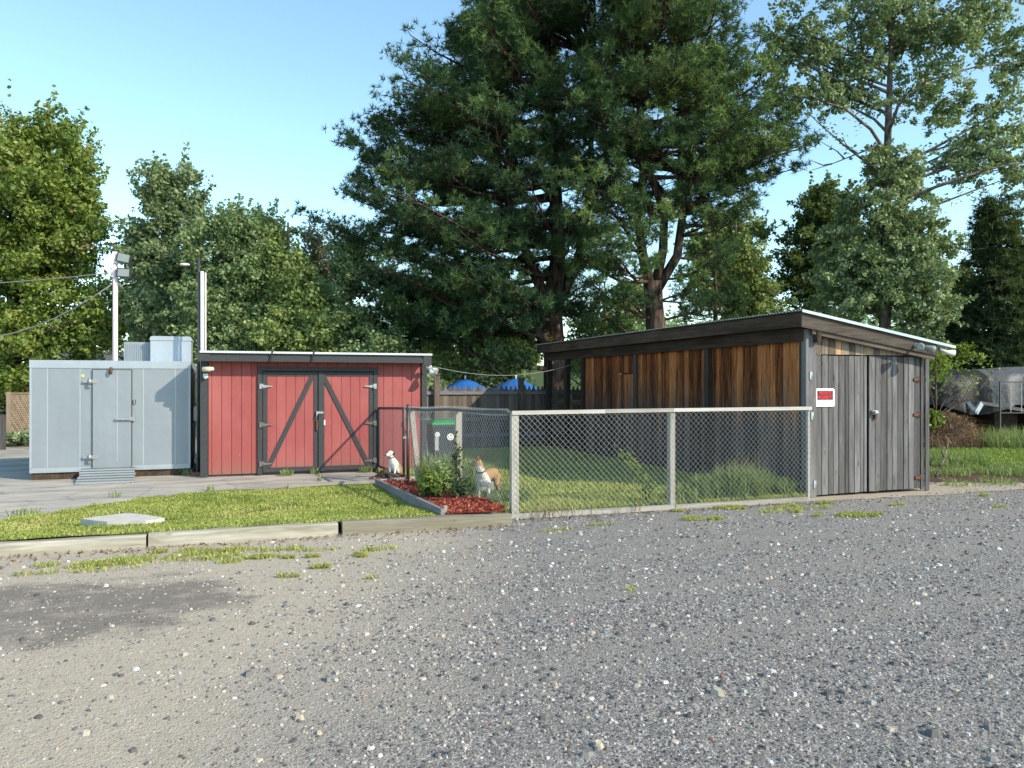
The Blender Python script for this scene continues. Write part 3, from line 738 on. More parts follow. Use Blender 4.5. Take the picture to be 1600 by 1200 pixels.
m_ = MB(); m_.tube([(p.x-.10, VF-.2, p.z), (p.x+.02, VF-.22, p.z+.0), (p.x+.10, VF-.24, p.z+.012)], [.045,.05,.03], 10); m_.tube([(p.x, VF-.035, p.z+.05), (p.x, VF-.2, p.z+.02)], .015, 6); obj('lamp_head', m_, plain('cream lamp', (.60,.55,.42), .5), t)
m_ = MB(); m_.box((p.x-.09, VF-.10, p.z-.16), (p.x-.0, VF-.035, p.z-.08)); m_.tube([(p.x-.045, VF-.12, p.z-.14), (p.x-.045, VF-.16, p.z-.16)], .025, 8); obj('sensor', m_, whitep, t)

# ------------------------------------------------------------------ wood shed on the right
UW = U_SHED
wshed = thing('wood_shed', 'weathered board shed with corrugated lean-to roof and grey double doors, right of the fence', 'shed', (UW+1.3, (V_SHED+V_SHED_END)/2, 0))
ZH = PV(1257, 487, V_SHED-.15).z; URr = PV(1449,700,V_SHED).x
slope = -.165
def roofz(u): return ZH + slope*(u-(UW-.22))
UR2 = URr + .38
# posts of the long side
for i, v in enumerate((V_SHED+.05, 12.82, 15.62, 18.40, 19.45, 20.75)):
    m_ = MB(); m_.box((UW-.06, v-.07, 0), (UW+.06, v+.07, roofz(UW)-.10), .004); obj('post', m_, grey_darkz, wshed)
for v in (18.4, 20.75):
    m_ = MB(); m_.box((URr-.12, v-.06, 0), (URr, v+.06, roofz(URr)-.10)); obj('post', m_, grey_darkz, wshed)
# header, girts, fascia of the long side
def ybeam(name, u0, u1, v0, v1, z0, z1, m=grey_dark):
    m_ = MB(); m_.box((u0, v0, z0), (u1, v1, z1), .004); return obj(name, m_, m, wshed)
ybeam('fascia', UW-.235, UW-.20, V_SHED-.14, V_SHED_END+.15, ZH-.225, ZH-.012)
ybeam('header_beam', UW-.085, UW-.062, V_SHED-.0, V_SHED_END, ZH-.44, ZH-.21)
ybeam('header_beam', UW-.05, UW+.05, V_SHED+.13, V_SHED_END, ZH-.36, ZH-.14)
ybeam('soffit', UW-.199, UW-.05, V_SHED-.13, V_SHED_END+.1, ZH-.10, ZH-.075)
ybeam('girt', UW+.045, UW+.09, V_SHED+.1, V_SHED_END, 1.25, 1.37)
ybeam('girt', UW+.045, UW+.09, V_SHED+.1, V_SHED_END, .28, .40)
ybeam('sill', UW-.02, UW+.05, V_SHED+.1, V_SHED_END-.1, .0, .10)
# boards of the long side
bays = [(V_SHED+.13, 12.75), (12.89, 15.55), (15.69, 18.33)]
small0, small1 = PU(998, 620, UW).y, PU(966, 620, UW).y       # little door let into the far bay
for a, b in bays:
    v = a
    while v < b - .03:
        w = min(rnd.uniform(.115, .205), b - v)
        if b - v - w < .06: w = b - v
        top = ZH - .30; vm = v + w/2
        if small0 < vm < small1:
            sz = PU(980, 585, UW).z
            m_ = MB(); m_.box((UW+.0, v+.004, sz+.03), (UW+.022, v+w-.004, top), .003); obj('wall_board', m_, amber, wshed)
            m_ = MB(); m_.box((UW-.022, v+.003, .12), (UW+.0, v+w-.003, sz), .003); obj('hatch_board', m_, amber, wshed)
        else:
            d = rnd.uniform(-.007, .007)
            m_ = MB(); m_.box((UW+.005+d, v+.004, .03+rnd.uniform(-.01,.03)), (UW+.028+d, v+w-.004, top), .003); obj('wall_board', m_, amber, wshed)
        v += w
# far bay and right side, back wall: plain boards
m_ = MB()
v = V_SHED+.12
while v < V_SHED_END:
    w = rnd.uniform(.14, .2)
    mm = MB(); mm.box((URr-.03, v+.004, .03), (URr-.005, min(v+w, V_SHED_END)-.004, roofz(URr)-.09), .003); obj('side_board', mm, grey_z, wshed); v += w
# front: doors plane
VS = V_SHED
def fx(px): return PV(px, 650, VS).x
def fz(py, px=1350): return PV(px, py, VS).z
m_ = MB(); m_.box((UW-.075, VS-.06, 0), (fx(1271), VS+.05, roofz(UW)-.22), .004); obj('corner_post', m_, grey_z, wshed)
dtop = fz(553.5, 1270)
def front_board(name, x0, x1, z0a, z0b, z1, v=VS, th=.024, parent=wshed, m=grey_z):
    e = rnd.uniform(-.006, .006); j = lambda: rnd.uniform(-.003, .003)
    vs = [(x0+j(), v+e, z0a), (x1+j(), v+e, z0b), (x1+j(), v+e+th, z0b), (x0+j(), v+e+th, z0a), (x0+j(), v+e, z1), (x1+j(), v+e, z1), (x1+j(), v+e+th, z1), (x0+j(), v+e+th, z1)]
    mb = MB(); mb.add(vs, [(0,3,2,1),(4,5,6,7),(0,1,5,4),(1,2,6,5),(2,3,7,6),(3,0,4,7)]); return obj(name, mb, m, parent)
def door_leaf(pxs, z_in, z_out, hinge_px, label):
    x0, x1 = fx(pxs[0]), fx(pxs[-1])
    mb = MB(); mb.box((x0+.03, VS+.03, .30), (x1-.03, VS+.06, .42)); mb.box((x0+.03, VS+.03, 1.6), (x1-.03, VS+.06, 1.72))
    d = obj('door', mb, grey_x, wshed); d['label'] = label
    for a, b in zip(pxs, pxs[1:]):
        ta, tb = [(fx(q)-x0)/(x1-x0) for q in (a, b)]
        front_board('door_board', fx(a)+.0065, fx(b)-.0065, z_in+(z_out-z_in)*ta+rnd.uniform(-.006,.006), z_in+(z_out-z_in)*tb, dtop-.015+rnd.uniform(-.006,.004), parent=d)
    return d
zl0 = fz(775.5, 1272); zl1 = fz(769.5, 1355); zr0 = fz(770, 1357); zr1 = fz(762.5, 1436)
dA = door_leaf([1271.5, 1284, 1294, 1302, 1310.5, 1320, 1326, 1335, 1344, 1350, 1354.5], max(zl0,.035), max(zl1,.05), 1272, 'left leaf of grey boards carrying the sign')
dB = door_leaf([1357.5, 1367, 1376, 1386, 1394, 1402, 1412, 1419, 1428, 1437.5], max(zr0,.045), max(zr1,.05), 1437, 'right leaf of grey boards with the padlock')
front_board('front_board', fx(1439), fx(1443.2), .03, .03, roofz(fx(1441))-.26); front_board('front_board', fx(1444.3), fx(1450), .01, .01, roofz(fx(1447))-.24, v=VS-.03)
# dark back of the doors
m_ = MB(); m_.box((UW+.07, VS+.075, .05), (URr-.05, VS+.09, dtop-.02)); obj('door_backing', m_, grey_dark, wshed)
# short boards above the doors
xs = [1271.5]
while xs[-1] < 1440: xs.append(xs[-1] + rnd.uniform(7.5, 11.5))
short = wood('half bleached short boards', [(.15,(.06,.045,.035)),(.40,(.16,.125,.10)),(.58,(.30,.25,.20)),(.72,(.52,.31,.13)),(.95,(.60,.44,.27))], 'z')
for a, b in zip(xs, xs[1:]):
    b = min(b, 1440)
    if b - a < 2: continue
    front_board('short_board', fx(a)+.003, fx(b)-.003, dtop, dtop, roofz(fx(b))-.10, v=VS-.008, m=short)
# front fascia tapering with the roof
za, zb2 = roofz(UW-.22), roofz(UR2)
m_ = MB(); m_.prism3([(UW-.245, VS-.17, za-.235), (UR2-.35, VS-.17, roofz(UR2-.35)-.20), (UR2-.35, VS-.17, roofz(UR2-.35)-.018), (UW-.245, VS-.17, za-.018)], (0, .03, 0)); obj('front_fascia', m_, fasc_x, wshed)
m_ = MB(); m_.prism3([(UW-.02, VS-.14, roofz(UW)-.30), (URr, VS-.14, roofz(URr)-.27), (URr, VS-.14, roofz(URr)-.03), (UW-.02, VS-.14, roofz(UW)-.03)], (0, .03, 0)); obj('rake_board', m_, fasc_x, wshed)
m_ = MB(); m_.box((UW+.06, VS-.16, roofz(UW)-.42), (UW+.13, VS-.03, roofz(UW)-.24)); obj('bracket', m_, grey_darkz, wshed)
# corrugated roof: ribs run down the slope
def corrugated(u0, u1, v0, v1, pitch=.076, amp=.010, th=.004):
    n = int((v1-v0)/pitch*6); V, Fs = [], []
    for i in range(n+1):
        v = v0 + (v1-v0)*i/n; dz = amp*math.cos(2*math.pi*(v-v0)/pitch)
        for u in (u0, u1):
            V.append((u, v, roofz(u)+dz+.01)); V.append((u, v, roofz(u)+dz+.01-th))
    for i in range(n):
        a, b = 4*i, 4*(i+1)
        Fs += [(a, a+2, b+2, b), (a+1, b+1, b+3, a+3), (a, b, b+1, a+1), (a+2, a+3, b+3, b+2)]
    return V, Fs
rf = npobj('roof', *corrugated(UW-.29, UR2, VS-.20, V_SHED_END+.25), roof_m, wshed, org=(UW, VS, ZH))
m_ = MB(); m_.prism3([(UW-.27, VS-.215, roofz(UW-.27)-.02), (UR2, VS-.215, roofz(UR2)-.02), (UR2, VS-.215, roofz(UR2)+.024), (UW-.27, VS-.215, roofz(UW-.27)+.024)], (0, .012, 0)); obj('edge_flashing', m_, roof_m, rf)
# hinges and lock
for px, py in ((1266, 587), (1268, 650), (1272, 757)):
    p = PV(px, py, VS-.06); m_ = MB(); m_.box((p.x-.016, VS-.075, p.z-.06), (p.x+.016, VS-.061, p.z+.06)); m_.tube([(p.x+.018, VS-.07, p.z-.06), (p.x+.018, VS-.07, p.z+.06)], .01, 6); obj('hinge', m_, galv_l, dA)
for px, py in ((1431, 593), (1431, 648), (1433, 746)):
    p = PV(px, py, VS); m_ = MB(); m_.box((p.x-.06, VS-.025, p.z-.025), (p.x+.05, VS-.012, p.z+.025)); m_.tube([(p.x+.05, VS-.022, p.z-.05), (p.x+.05, VS-.022, p.z+.05)], .011, 6); obj('hinge', m_, rusty, dB)
p = PV(1365, 645, VS); m_ = MB(); m_.box((p.x-.065, VS-.05, p.z-.03), (p.x+.05, VS-.012, p.z+.04)); m_.tube([(p.x-.05, VS-.055, p.z+.0), (p.x+.03, VS-.055, p.z+.0)], .03, 8)
lk = obj('lock_guard', m_, steel, dB); m_ = MB(); m_.box((p.x-.01, VS-.05, p.z-.10), (p.x+.03, VS-.02, p.z-.035)); obj('padlock', m_, rusty, lk)
p = PV(1440, 541, VS-.3); lampg = plain('weathered green grey lamp shell', (.22,.26,.23), .5, 0, .3, 40)
floodlight('floodlight', 'weathered twin floodlight under the low right eave of the board shed', p, [(-.75,-.6,-.08),(.7,-.65,-.35)], VS-.14, s=1.0, head=lampg)
p = PV(1478, 551, VS+.15)
m_ = MB(); m_.tube([(p.x-.20, VS+.1, p.z+.05), (p.x-.03, VS+.1, p.z-.0), (p.x+.08, VS+.05, p.z-.01)], [.025,.04,.055], 8); obj('downpipe_stub', m_, whitep, wshed)

# sign on the left leaf
s0, s1 = PV(1274.5, 607, VS-.03), PV(1305, 635.5, VS-.03)
sign = thing('private_property_sign', 'small white sign with red and black lettering on the board shed door', 'sign', ((s0.x+s1.x)/2, VS-.02, s1.z))
c_ = .025; x0, x1, z0, z1 = s0.x, s1.x, s1.z, s0.z
m_ = MB(); m_.prism3([(x0+c_,VS-.022,z0),(x1-c_,VS-.022,z0),(x1,VS-.022,z0+c_),(x1,VS-.022,z1-c_),(x1-c_,VS-.022,z1),(x0+c_,VS-.022,z1),(x0,VS-.022,z1-c_),(x0,VS-.022,z0+c_)], (0,.004,0)); obj('plate', m_, white, sign)
hw, hh = x1-x0, z1-z0
m_ = MB(); m_.box((x0+.1*hw, VS-.0245, z1-.62*hh), (x1-.1*hw, VS-.0225, z1-.13*hh)); obj('panel', m_, plain('sign black', (.02,.018,.02), .5), sign)
signred = plain('sign red', (.72,.02,.035), .5)
def text(body, x, y, z, width, height, m, parent, name='lettering', bold=.012):
    cu = bpy.data.curves.new('t', 'FONT'); cu.body = body; cu.size = 1; cu.offset = bold; cu.extrude = .01; cu.align_x = 'CENTER'; cu.align_y = 'CENTER'
    o = bpy.data.objects.new('t', cu); COL.objects.link(o); bpy.context.view_layer.update()
    me = bpy.data.meshes.new_from_object(o.evaluated_get(bpy.context.evaluated_depsgraph_get()))
    bpy.data.objects.remove(o)
    co = np.zeros(len(me.vertices)*3, np.float32); me.vertices.foreach_get('co', co); co = co.reshape(-1, 3)
    lo, hi = co.min(0), co.max(0); co = (co - (lo+hi)/2) / (hi-lo+1e-9)
    out = np.stack([co[:,0]*width, -co[:,2]*.0015, co[:,1]*height], 1)
    me.vertices.foreach_set('co', out.ravel().astype(np.float32)); me.update(); me.materials.clear(); setmat(me, m)
    o = bpy.data.objects.new(name, me); COL.objects.link(o); o.parent = parent; o.location = Vector((x, y, z)) - wloc(parent); return o
text('PRIVATE', (x0+x1)/2, VS-.0255, z1-.255*hh, .62*hw, .185*hh, signred, sign, bold=.03)
text('PROPERTY', (x0+x1)/2, VS-.0255, z1-.485*hh, .76*hw, .20*hh, signred, sign, bold=.03)
m_ = MB(); m_.box((x0+.1*hw, VS-.0232, z0+.10*hh), (x1-.1*hw, VS-.0222, z0+.115*hh)); obj('write_line', m_, plain('grey print', (.35,.35,.37)), sign)
# white reel and stick at the shed's right corner
p = PV(1451, 690, VS+.25)
m_ = MB(); m_.tube([(URr+.0, VS+.45, p.z), (URr+.05, VS+.45, p.z)], [.17,.17], 14); m_.tube([(URr+.05, VS+.45, p.z), (URr+.07, VS+.45, p.z)], [.06,.05], 10)
obj('hose_reel', m_, white, label='white disc shaped reel on the right side of the board shed', cat='reel')
# ------------------------------------------------------------------ chain link fences
def chain_mesh(A_, B_, za, zb, ta, tb, w, m, parent, r=.0022, wob=.0015, barbs=False):
    """woven diagonal wires on the upright plane A_->B_; bottom za..zb, top ta..tb"""
    A_, B_ = Vector(A_), Vector(B_); L = (B_-A_).length; d = (B_-A_)/L; nrm = Vector((-d.y, d.x))
    h = w * 1.02; V, Fs = [], []
    def pt(x, t, off):
        lo = za+(zb-za)*x/L; hi = ta+(tb-ta)*x/L; z = lo+(hi-lo)*t
        sag = .012*math.sin(x*2.1+t*3)
        return (A_.x+d.x*x+nrm.x*(off+sag), A_.y+d.y*x+nrm.y*(off+sag), z)
    hgt = (ta-za+tb-zb)/2; span = hgt/h*w          # horizontal run of a wire from foot to top
    k = int((L+span)/w)+1
    for s in (1, -1):
        for i in range(k+1):
            x0 = i*w - span if s > 0 else i*w
            pts = []
            n = 10
            for j in range(n+1):
                t = j/n; x = x0 + s*span*t
                if -1e-6 <= x <= L+1e-6: pts.append((x, t))
            # exact ends
            if s > 0:
                t_in, t_out = max(0, -x0/span), min(1, (L-x0)/span)
            else:
                t_in, t_out = max(0, (x0-L)/span), min(1, x0/span)
            if t_out - t_in < .01: continue
            ts = np.linspace(t_in, t_out, 7)
            base = len(V)
            for t in ts:
                x = min(max(x0 + s*span*t, 0), L)
                x += math.sin(t*9+i*.7)*wob if 0 < x < L else 0
                p = Vector(pt(x, t, s*.0025))
                for a in range(3):
                    an = 2*math.pi*a/3
                    e = d*(math.cos(an)*r); 
                    V.append((p.x+e.x+nrm.x*math.sin(an)*r, p.y+e.y+nrm.y*math.sin(an)*r, p.z))
            for q in range(len(ts)-1):
                for a in range(3):
                    b_ = (a+1) % 3; o = base+q*3
                    Fs.append((o+a, o+b_, o+3+b_, o+3+a))
    return npobj('wire_mesh', V, Fs, m, parent, org=(A_.x, A_.y, 0))

pA, pB, pC = G(803,810), G(1048.5,799), G(1261,780)
VA = (pA.y+pB.y+pC.y)/3
def fz_(px, py): return PV(px, py, VA).z
uA, uB, uC = PV(803,700,VA).x, PV(1048.5,700,VA).x, PV(1262,700,VA).x
tA, tB, tC = fz_(803,643.5), fz_(1048,639.5), fz_(1262,636.5)
ff = thing('chain_link_fence', 'front chain link fence with pale wooden rail and posts, ending at the board shed', 'fence', (uA, VA, 0))
m_ = MB(); m_.box((uA-.045, VA-.05, 0), (uA+.05, VA+.045, tA-.015), .003); obj('post', m_, pale_z, ff)
m_ = MB(); m_.box((uB-.038, VA-.045, 0), (uB+.042, VA+.04, tB-.03), .003); obj('post', m_, pale_z, ff)
m_ = MB(); m_.box((uC-.02, VA-.03, 0), (uC+.015, VA+.01, tC-.0)); obj('post', m_, pale_z, ff)
m_ = MB(); m_.beam((uA-.05, VA-.055, tA-.012), (uA+.55*(uB-uA), VA-.055, tA-.012+.55*(tB-tA)), .035, .052); obj('rail', m_, pale_x, ff)
m_ = MB(); m_.beam((uA+.55*(uB-uA)+.004, VA-.055, tA-.012+.55*(tB-tA)+.003), (uB, VA-.055, tB-.010), .035, .052); obj('rail', m_, pale_x, ff)
m_ = MB(); m_.beam((uB+.004, VA-.055, tB-.010), (uC+.02, VA-.055, tC-.012), .035, .05); obj('rail', m_, pale_x, ff)
for a, b in ((uA+.05, uB-.04), (uB+.045, uC-.02)):
    m_ = MB(); m_.beam((a, VA-.03, .03), (b, VA-.03, .035), .04, .07); obj('base_board', m_, pale_x, ff)
chain_mesh((uA-.02, VA-.075), (uB-.0, VA-.075), .07, .06, tA-.045, tB-.04, .080, wire_m, ff, r=.0027)
chain_mesh((uB+.0, VA-.075), (uC-.0, VA-.075), .06, .07, tB-.04, tC-.04, .080, wire_m, ff, r=.0027)

pE = PV(588, 738, VF-.03); EA = Vector((uA-.05, VA+.02)) - Vector((pE.x, pE.y))
def along(px):       # point of the side fence seen in this column
    a = (px-800)/F; lo, hi = 0., 1.
    for _ in range(40):
        t = (lo+hi)/2; q = Vector((pE.x, pE.y)) + EA*t; X = q.x*CA - q.y*SA; Y = q.x*SA + q.y*CA
        if X/Y < a: lo = t
        else: hi = t
    return q, t
def side_top(t): return 1.30 + .105*t
sf = thing('chain_link_fence', 'side chain link fence with leaning wooden posts behind the red mulch bed', 'fence', (*along(700)[0], 0))
q0, t0 = along(643); q1, t1 = along(716); qa = Vector((uA-.06, VA+.04))
m_ = MB(); q2, t2 = along(655); m_.beam((q2.x, q2.y, 0), (q0.x, q0.y, side_top(t0)-.01), .085, .085, up=(0,1,0)); obj('post', m_, pale_z, sf)
m_ = MB(); m_.box((q1.x-.045, q1.y-.045, 0), (q1.x+.045, q1.y+.045, side_top(t1)-.03), .004); obj('post', m_, pale_z, sf)
qg, tg = along(635)
m_ = MB(); m_.tube([(qg.x, qg.y, side_top(tg)), *( (qg.lerp(qa, s).x, qg.lerp(qa, s).y, side_top(tg+(1-tg)*s)-.012*math.sin(s*9)) for s in (.25,.5,.75)), (qa.x, qa.y, side_top(1))], .024, 8); obj('top_rail', m_, darksteel, sf)
# knuckled wire ends along the rail
V_, F_ = [], []
nk = 76
for i in range(nk):
    s = (i+.5)/nk; q = qg.lerp(qa, s); z = side_top(tg+(1-tg)*s)-.012*math.sin(s*9)
    for sg in (-1, 1):
        b_ = len(V_); c = Vector((q.x, q.y, z)); e = Vector((EA.x, EA.y, 0)).normalized()*.024*sg
        p0 = c - e*.8 + Vector((0,0,-.045)); p1 = c + e*.8 + Vector((0,0,.045)); n_ = Vector((.028,.006,0))
        for p_ in (p0, c, p1):
            off = n_ if p_ is c else n_*.2
            V_ += [tuple(p_-off*1.0+Vector((0,0,.003))), tuple(p_-off*1.0-Vector((0,0,.004))), tuple(p_-off+Vector((.004,.004,0)))]
        for q_ in range(2):
            for a in range(3): F_.append((b_+q_*3+a, b_+q_*3+(a+1)%3, b_+q_*3+3+(a+1)%3, b_+q_*3+3+a))
npobj('knuckles', V_, F_, wire_m, sf, org=(qg.x, qg.y, 0))
chain_mesh(q0, q1, .06, .06, side_top(t0)-.03, side_top(t1)-.03, .084, wire_m, sf, r=.0024)
chain_mesh(q1, qa, .06, .06, side_top(t1)-.03, side_top(1)-.03, .084, wire_m, sf, r=.0024)
# gate by the red shed
gate = thing('chain_link_gate', 'chain link gate with dark pipe frame against the right door jamb of the red shed', 'gate', (*along(612)[0], 0))
w0 = Vector((pE.x+.04, pE.y-.03)); w1 = along(631)[0]; tw = along(631)[1]
m_ = MB(); m_.tube([(w0.x, w0.y, .12), (w0.x, w0.y, side_top(0)-.06), (w0.x, w0.y-.04, side_top(0)-.01), (w1.x, w1.y+.04, side_top(tw)), (w1.x, w1.y, side_top(tw)-.05), (w1.x, w1.y, .10)], .024, 8); obj('frame', m_, darksteel, gate)
m_ = MB(); m_.tube([(w0.x, w0.y, .12), (w1.x, w1.y, .10)], .022, 8); obj('bottom_rail', m_, darksteel, gate)
chain_mesh(w0, w1, .13, .11, side_top(0)-.02, side_top(tw)-.02, .080, wire_dark, gate, r=.0024)
m_ = MB(); m_.box((w1.x-.02, w1.y-.05, .78), (w1.x+.05, w1.y+.03, .82)); obj('latch', m_, steel, gate)
g1 = along(637.5)[0]
m_ = MB(); m_.tube([(g1.x, g1.y, 0), (g1.x, g1.y, side_top(.3)+.06)], .03, 8); m_.tube([(g1.x, g1.y, side_top(.3)+.06), (g1.x, g1.y, side_top(.3)+.075)], .034, 8)
obj('gate_post', m_, darksteel, label='dark steel post carrying the latch side of the chain link gate', cat='post')
m_ = MB(); c = PV(663, 646, VF-.3)
m_.tube([(c.x+.13*math.cos(a), c.y-.02*math.sin(a*3), c.z+.13*math.sin(a)) for a in np.linspace(0, 4*math.pi*.95, 30)], .012, 5)
obj('hose_coil', m_, plain('dull green hose', (.10,.15,.10), .5), label='small coil of dull green hose hung at the right corner of the red shed', cat='hose')

# ------------------------------------------------------------------ picket fence behind the yard
PU0, PU1 = PV(664, 620, V_PICK).x - .05, U_SHED + 2.4
pf = thing('picket_fence', 'tall weathered stockade fence with pointed pickets behind the yard', 'fence', ((PU0+PU1)/2, V_PICK, 0))
PT = PV(740, 603, V_PICK).z
def picket_mesh(k):
    w, h = .132, PT + rnd.uniform(-.02, .02)
    mb = MB(); mb.prism3([(-w/2,0,0),(w/2,0,0),(w/2,0,h-.12),(w*.32,0,h-.10),(.012,0,h),(-.012,0,h),(-w*.32,0,h-.10),(-w/2,0,h-.12)], (0,.02,0))
    me = mb.mesh('picket', (0,0,0)); me.materials.append(picket_m); return me
PMS = [picket_mesh(k) for k in range(5)]
u = PU0; i = 0
while u < PU1:
    o = bpy.data.objects.new('picket', PMS[i % 5]); COL.objects.link(o); o.parent = pf
    o.location = Vector((u+.07, V_PICK+rnd.uniform(-.004,.004), rnd.uniform(0,.02))) - Vector(pf.location); o.rotation_euler = (0, rnd.uniform(-.006,.006), 0)
    u += .1385; i += 1
for z in (PV(740, 614, V_PICK-.06).z, PV(740, 655, V_PICK-.06).z, .35):
    m_ = MB(); m_.box((PU0, V_PICK-.045, z-.045), (PU1, V_PICK-.005, z+.045)); obj('rail', m_, grey_x, pf)
for px, top in ((682.5, 586), (814, 592), (915, 596)):
    p = PV(px, top, V_PICK-.1); m_ = MB(); m_.box((p.x-.075, V_PICK-.15, 0), (p.x+.075, V_PICK-.047, p.z)); po = obj('post', m_, picket_m, pf)
    m_ = MB(); m_.box((p.x-.095, V_PICK-.17, p.z), (p.x+.095, V_PICK-.03, p.z+.03)); obj('post_cap', m_, grey_x, po)

# ------------------------------------------------------------------ wheeled bin
p = P(691, 718, 17.3); bx, by = p.x, p.y
wb = thing('wheeled_bin', 'charcoal wheeled rubbish bin with a green lid beside the red shed', 'bin', (bx, by, 0))
def taper(mb, c, lo, hi, z0, z1):
    (x, y) = c; vs = []
    for (a, b), z in ((lo, z0), (hi, z1)):
        vs += [(x-a, y-b, z), (x+a, y-b, z), (x+a, y+b, z), (x-a, y+b, z)]
    return mb.add(vs, [(0,3,2,1),(4,5,6,7),(0,1,5,4),(1,2,6,5),(2,3,7,6),(3,0,4,7)])
bt = .97
m_ = MB(); taper(m_, (bx, by), (.225,.26), (.285,.33), .06, bt-.12); taper(m_, (bx, by), (.305,.35), (.305,.35), bt-.119, bt-.06); obj('body', m_, bin_m, wb)
m_ = MB(); taper(m_, (bx, by), (.315,.36), (.30,.345), bt-.059, bt-.02); taper(m_, (bx, by), (.29,.335), (.22,.27), bt-.0199, bt+.03); obj('lid', m_, bin_lid, wb)
for s in (-1, 1):
    m_ = MB(); m_.tube([(bx+s*.24, by+.27, .10), (bx+s*.29, by+.27, .10)], .10, 14); obj('wheel', m_, black, wb)
m_ = MB(); m_.tube([(bx-.25, by+.37, bt-.05), (bx+.25, by+.37, bt-.05)], .018, 6); obj('handle', m_, bin_m, wb)
for dx, dz, r_ in ((-.19, .70, .055), (.10, .645, .075)):
    yy = by - .26 - .07*(dz-.06)/(bt-.18) - .006
    m_ = MB(); m_.tube([(bx+dx, yy+.004, dz), (bx+dx, yy-.001, dz)], r_, 18); e = obj('emblem', m_, white, wb)
    m_ = MB()
    for k in range(3):
        a0 = k*2.094+.3; m_.tube([(bx+dx+r_*.52*math.cos(a), yy-.0015, dz+r_*.52*math.sin(a)) for a in np.linspace(a0, a0+1.6, 6)], r_*.10, 4)
    obj('arrow_ring', m_, plain('emblem grey', (.25,.27,.30)), e)
m_ = MB(); m_.box((bx-.24, by-.315, .36), (bx-.16, by-.300, .66)); obj('label_strip', m_, plain('grey label', (.40,.41,.43)), wb)

# ------------------------------------------------------------------ blue umbrellas beyond the fence
def umbrella(px, py, label, r=1.35, cut=False):
    p = P(px, py, 25.2); t = thing('garden_umbrella', label, 'umbrella', (p.x, p.y, 0), 'blue umbrellas beyond the fence')
    n = 8; vs = [(p.x, p.y, p.z)]; rings = ((.32, -.10), (.68, -.30), (1, -.52))
    for k, (q, dz) in enumerate(rings):
        for i in range(n*2):
            a = math.pi*i/n; rr = r*q*(1 if i % 2 == 0 else .955); vs.append((p.x+rr*math.cos(a), p.y+rr*math.sin(a), p.z+dz+(.0 if i % 2 == 0 else .03*q)))
    N2 = n*2; fs = [(0, 1+i, 1+(i+1) % N2) for i in range(N2)]
    for k in range(2):
        for i in range(N2): fs.append((1+k*N2+i, 1+(k+1)*N2+i, 1+(k+1)*N2+(i+1) % N2, 1+k*N2+(i+1) % N2))
    m_ = MB(); m_.add(vs, fs); obj('canopy', m_, blue, t)
    m_ = MB(); m_.tube([(p.x, p.y, 0), (p.x, p.y, p.z+.05)], .022, 8); obj('pole', m_, polew, t)
    m_ = MB(); m_.ball((p.x, p.y, p.z+.07), .035); obj('finial', m_, white, t)
    m_ = MB(); m_.tube([(p.x, p.y, 0), (p.x, p.y, .08)], .25, 14); obj('base', m_, concrete, t)
umbrella(727, 592, 'bright blue umbrella top nearest the red shed above the pickets', .98)
umbrella(806, 591, 'bright blue umbrella top half hidden by the middle fence post', .98)

# ------------------------------------------------------------------ poles, lamps, wires
p = P(180, 395, 20.2); pt = p.z
lp = thing('light_pole', 'chalky pink white pole with two floodlights rising behind the cooler', 'lamp post', (p.x, p.y, 0))
m_ = MB(); m_.tube([(p.x, p.y, 0), (p.x, p.y, pt)], [.072, .058], 10); obj('pole', m_, polem, lp)
m_ = MB(); m_.box((p.x-.06, p.y-.07, pt-.27), (p.x+.07, p.y+.07, pt+.02)); obj('cap_box', m_, white, lp)
RX = Vector((CA, -SA, 0))
for dz, sc, tilt in ((-.12, 1, -.14), (-.52, .95, -.02)):
    c = Vector((p.x, p.y, pt+dz)); a0 = c + RX*.08; b0 = c + RX*.36 + Vector((0,0,tilt*.4))
    m_ = MB(); m_.beam(a0 + Vector((0,0,.02)), b0, .22, .24*sc); hd = obj('lamp_head', m_, darksteel, lp)
    m_ = MB(); m_.beam(a0 + Vector((.0,-.115,.01)) , b0 + Vector((0,-.115,0)), .012, .19*sc); obj('lens', m_, glassy, hd)
m_ = MB(); m_.tube([(p.x, p.y-.06, pt-.7), (p.x+.14, p.y-.05, pt-.86), (p.x+.22, p.y, pt-.75), (p.x+.2, p.y, pt-.62)], .012, 5); obj('cable_loop', m_, rope_m, lp)
def cable(name, label, pts, r=.012, m=rope_m, cat='cable'):
    mb = MB(); mb.tube(pts, r, 5); return obj(name, mb, m, label=label, cat=cat)
def sagged(a, b, sag, n=14): return [Vector(a).lerp(Vector(b), i/n) - Vector((0,0,sag*4*(i/n)*(1-i/n))) for i in range(n+1)]
cable('overhead_wire', 'upper nearly straight wire from the left to the pink white pole', sagged(P(-260,445,22), (p.x-.05, p.y, pt-.50), .15), .012)
cable('overhead_wire', 'lower sagging wire from the left up to the pink white pole', sagged(P(-230,480,22), (p.x-.05, p.y, pt-.78), 1.15), .015)
gu_ = (CU1 + RU0)/2 - .02
q = PV(316, 424, V_RED+.75); zt3 = q.z
up = thing('utility_pole', 'slim pole of white conduits at the left corner of the red shed', 'pole', (q.x, q.y, 0))
k_ = PV(315.5, 424, V_RED+.75).x; k2 = PV(320, 424, V_RED+.75).x; k0 = PV(310.5, 403, V_RED+.75)
m_ = MB(); m_.tube([(k_, q.y, 0), (k_, q.y, zt3)], .034, 8); obj('conduit', m_, polew, up)
m_ = MB(); m_.tube([(k2+.01, q.y+.02, 0), (k2+.01, q.y+.02, zt3-.02)], .018, 8); obj('conduit', m_, polew, up)
m_ = MB(); m_.tube([(k0.x, q.y+.04, 0), (k0.x, q.y+.04, k0.z)], .026, 8); obj('pole', m_, darksteel, up)
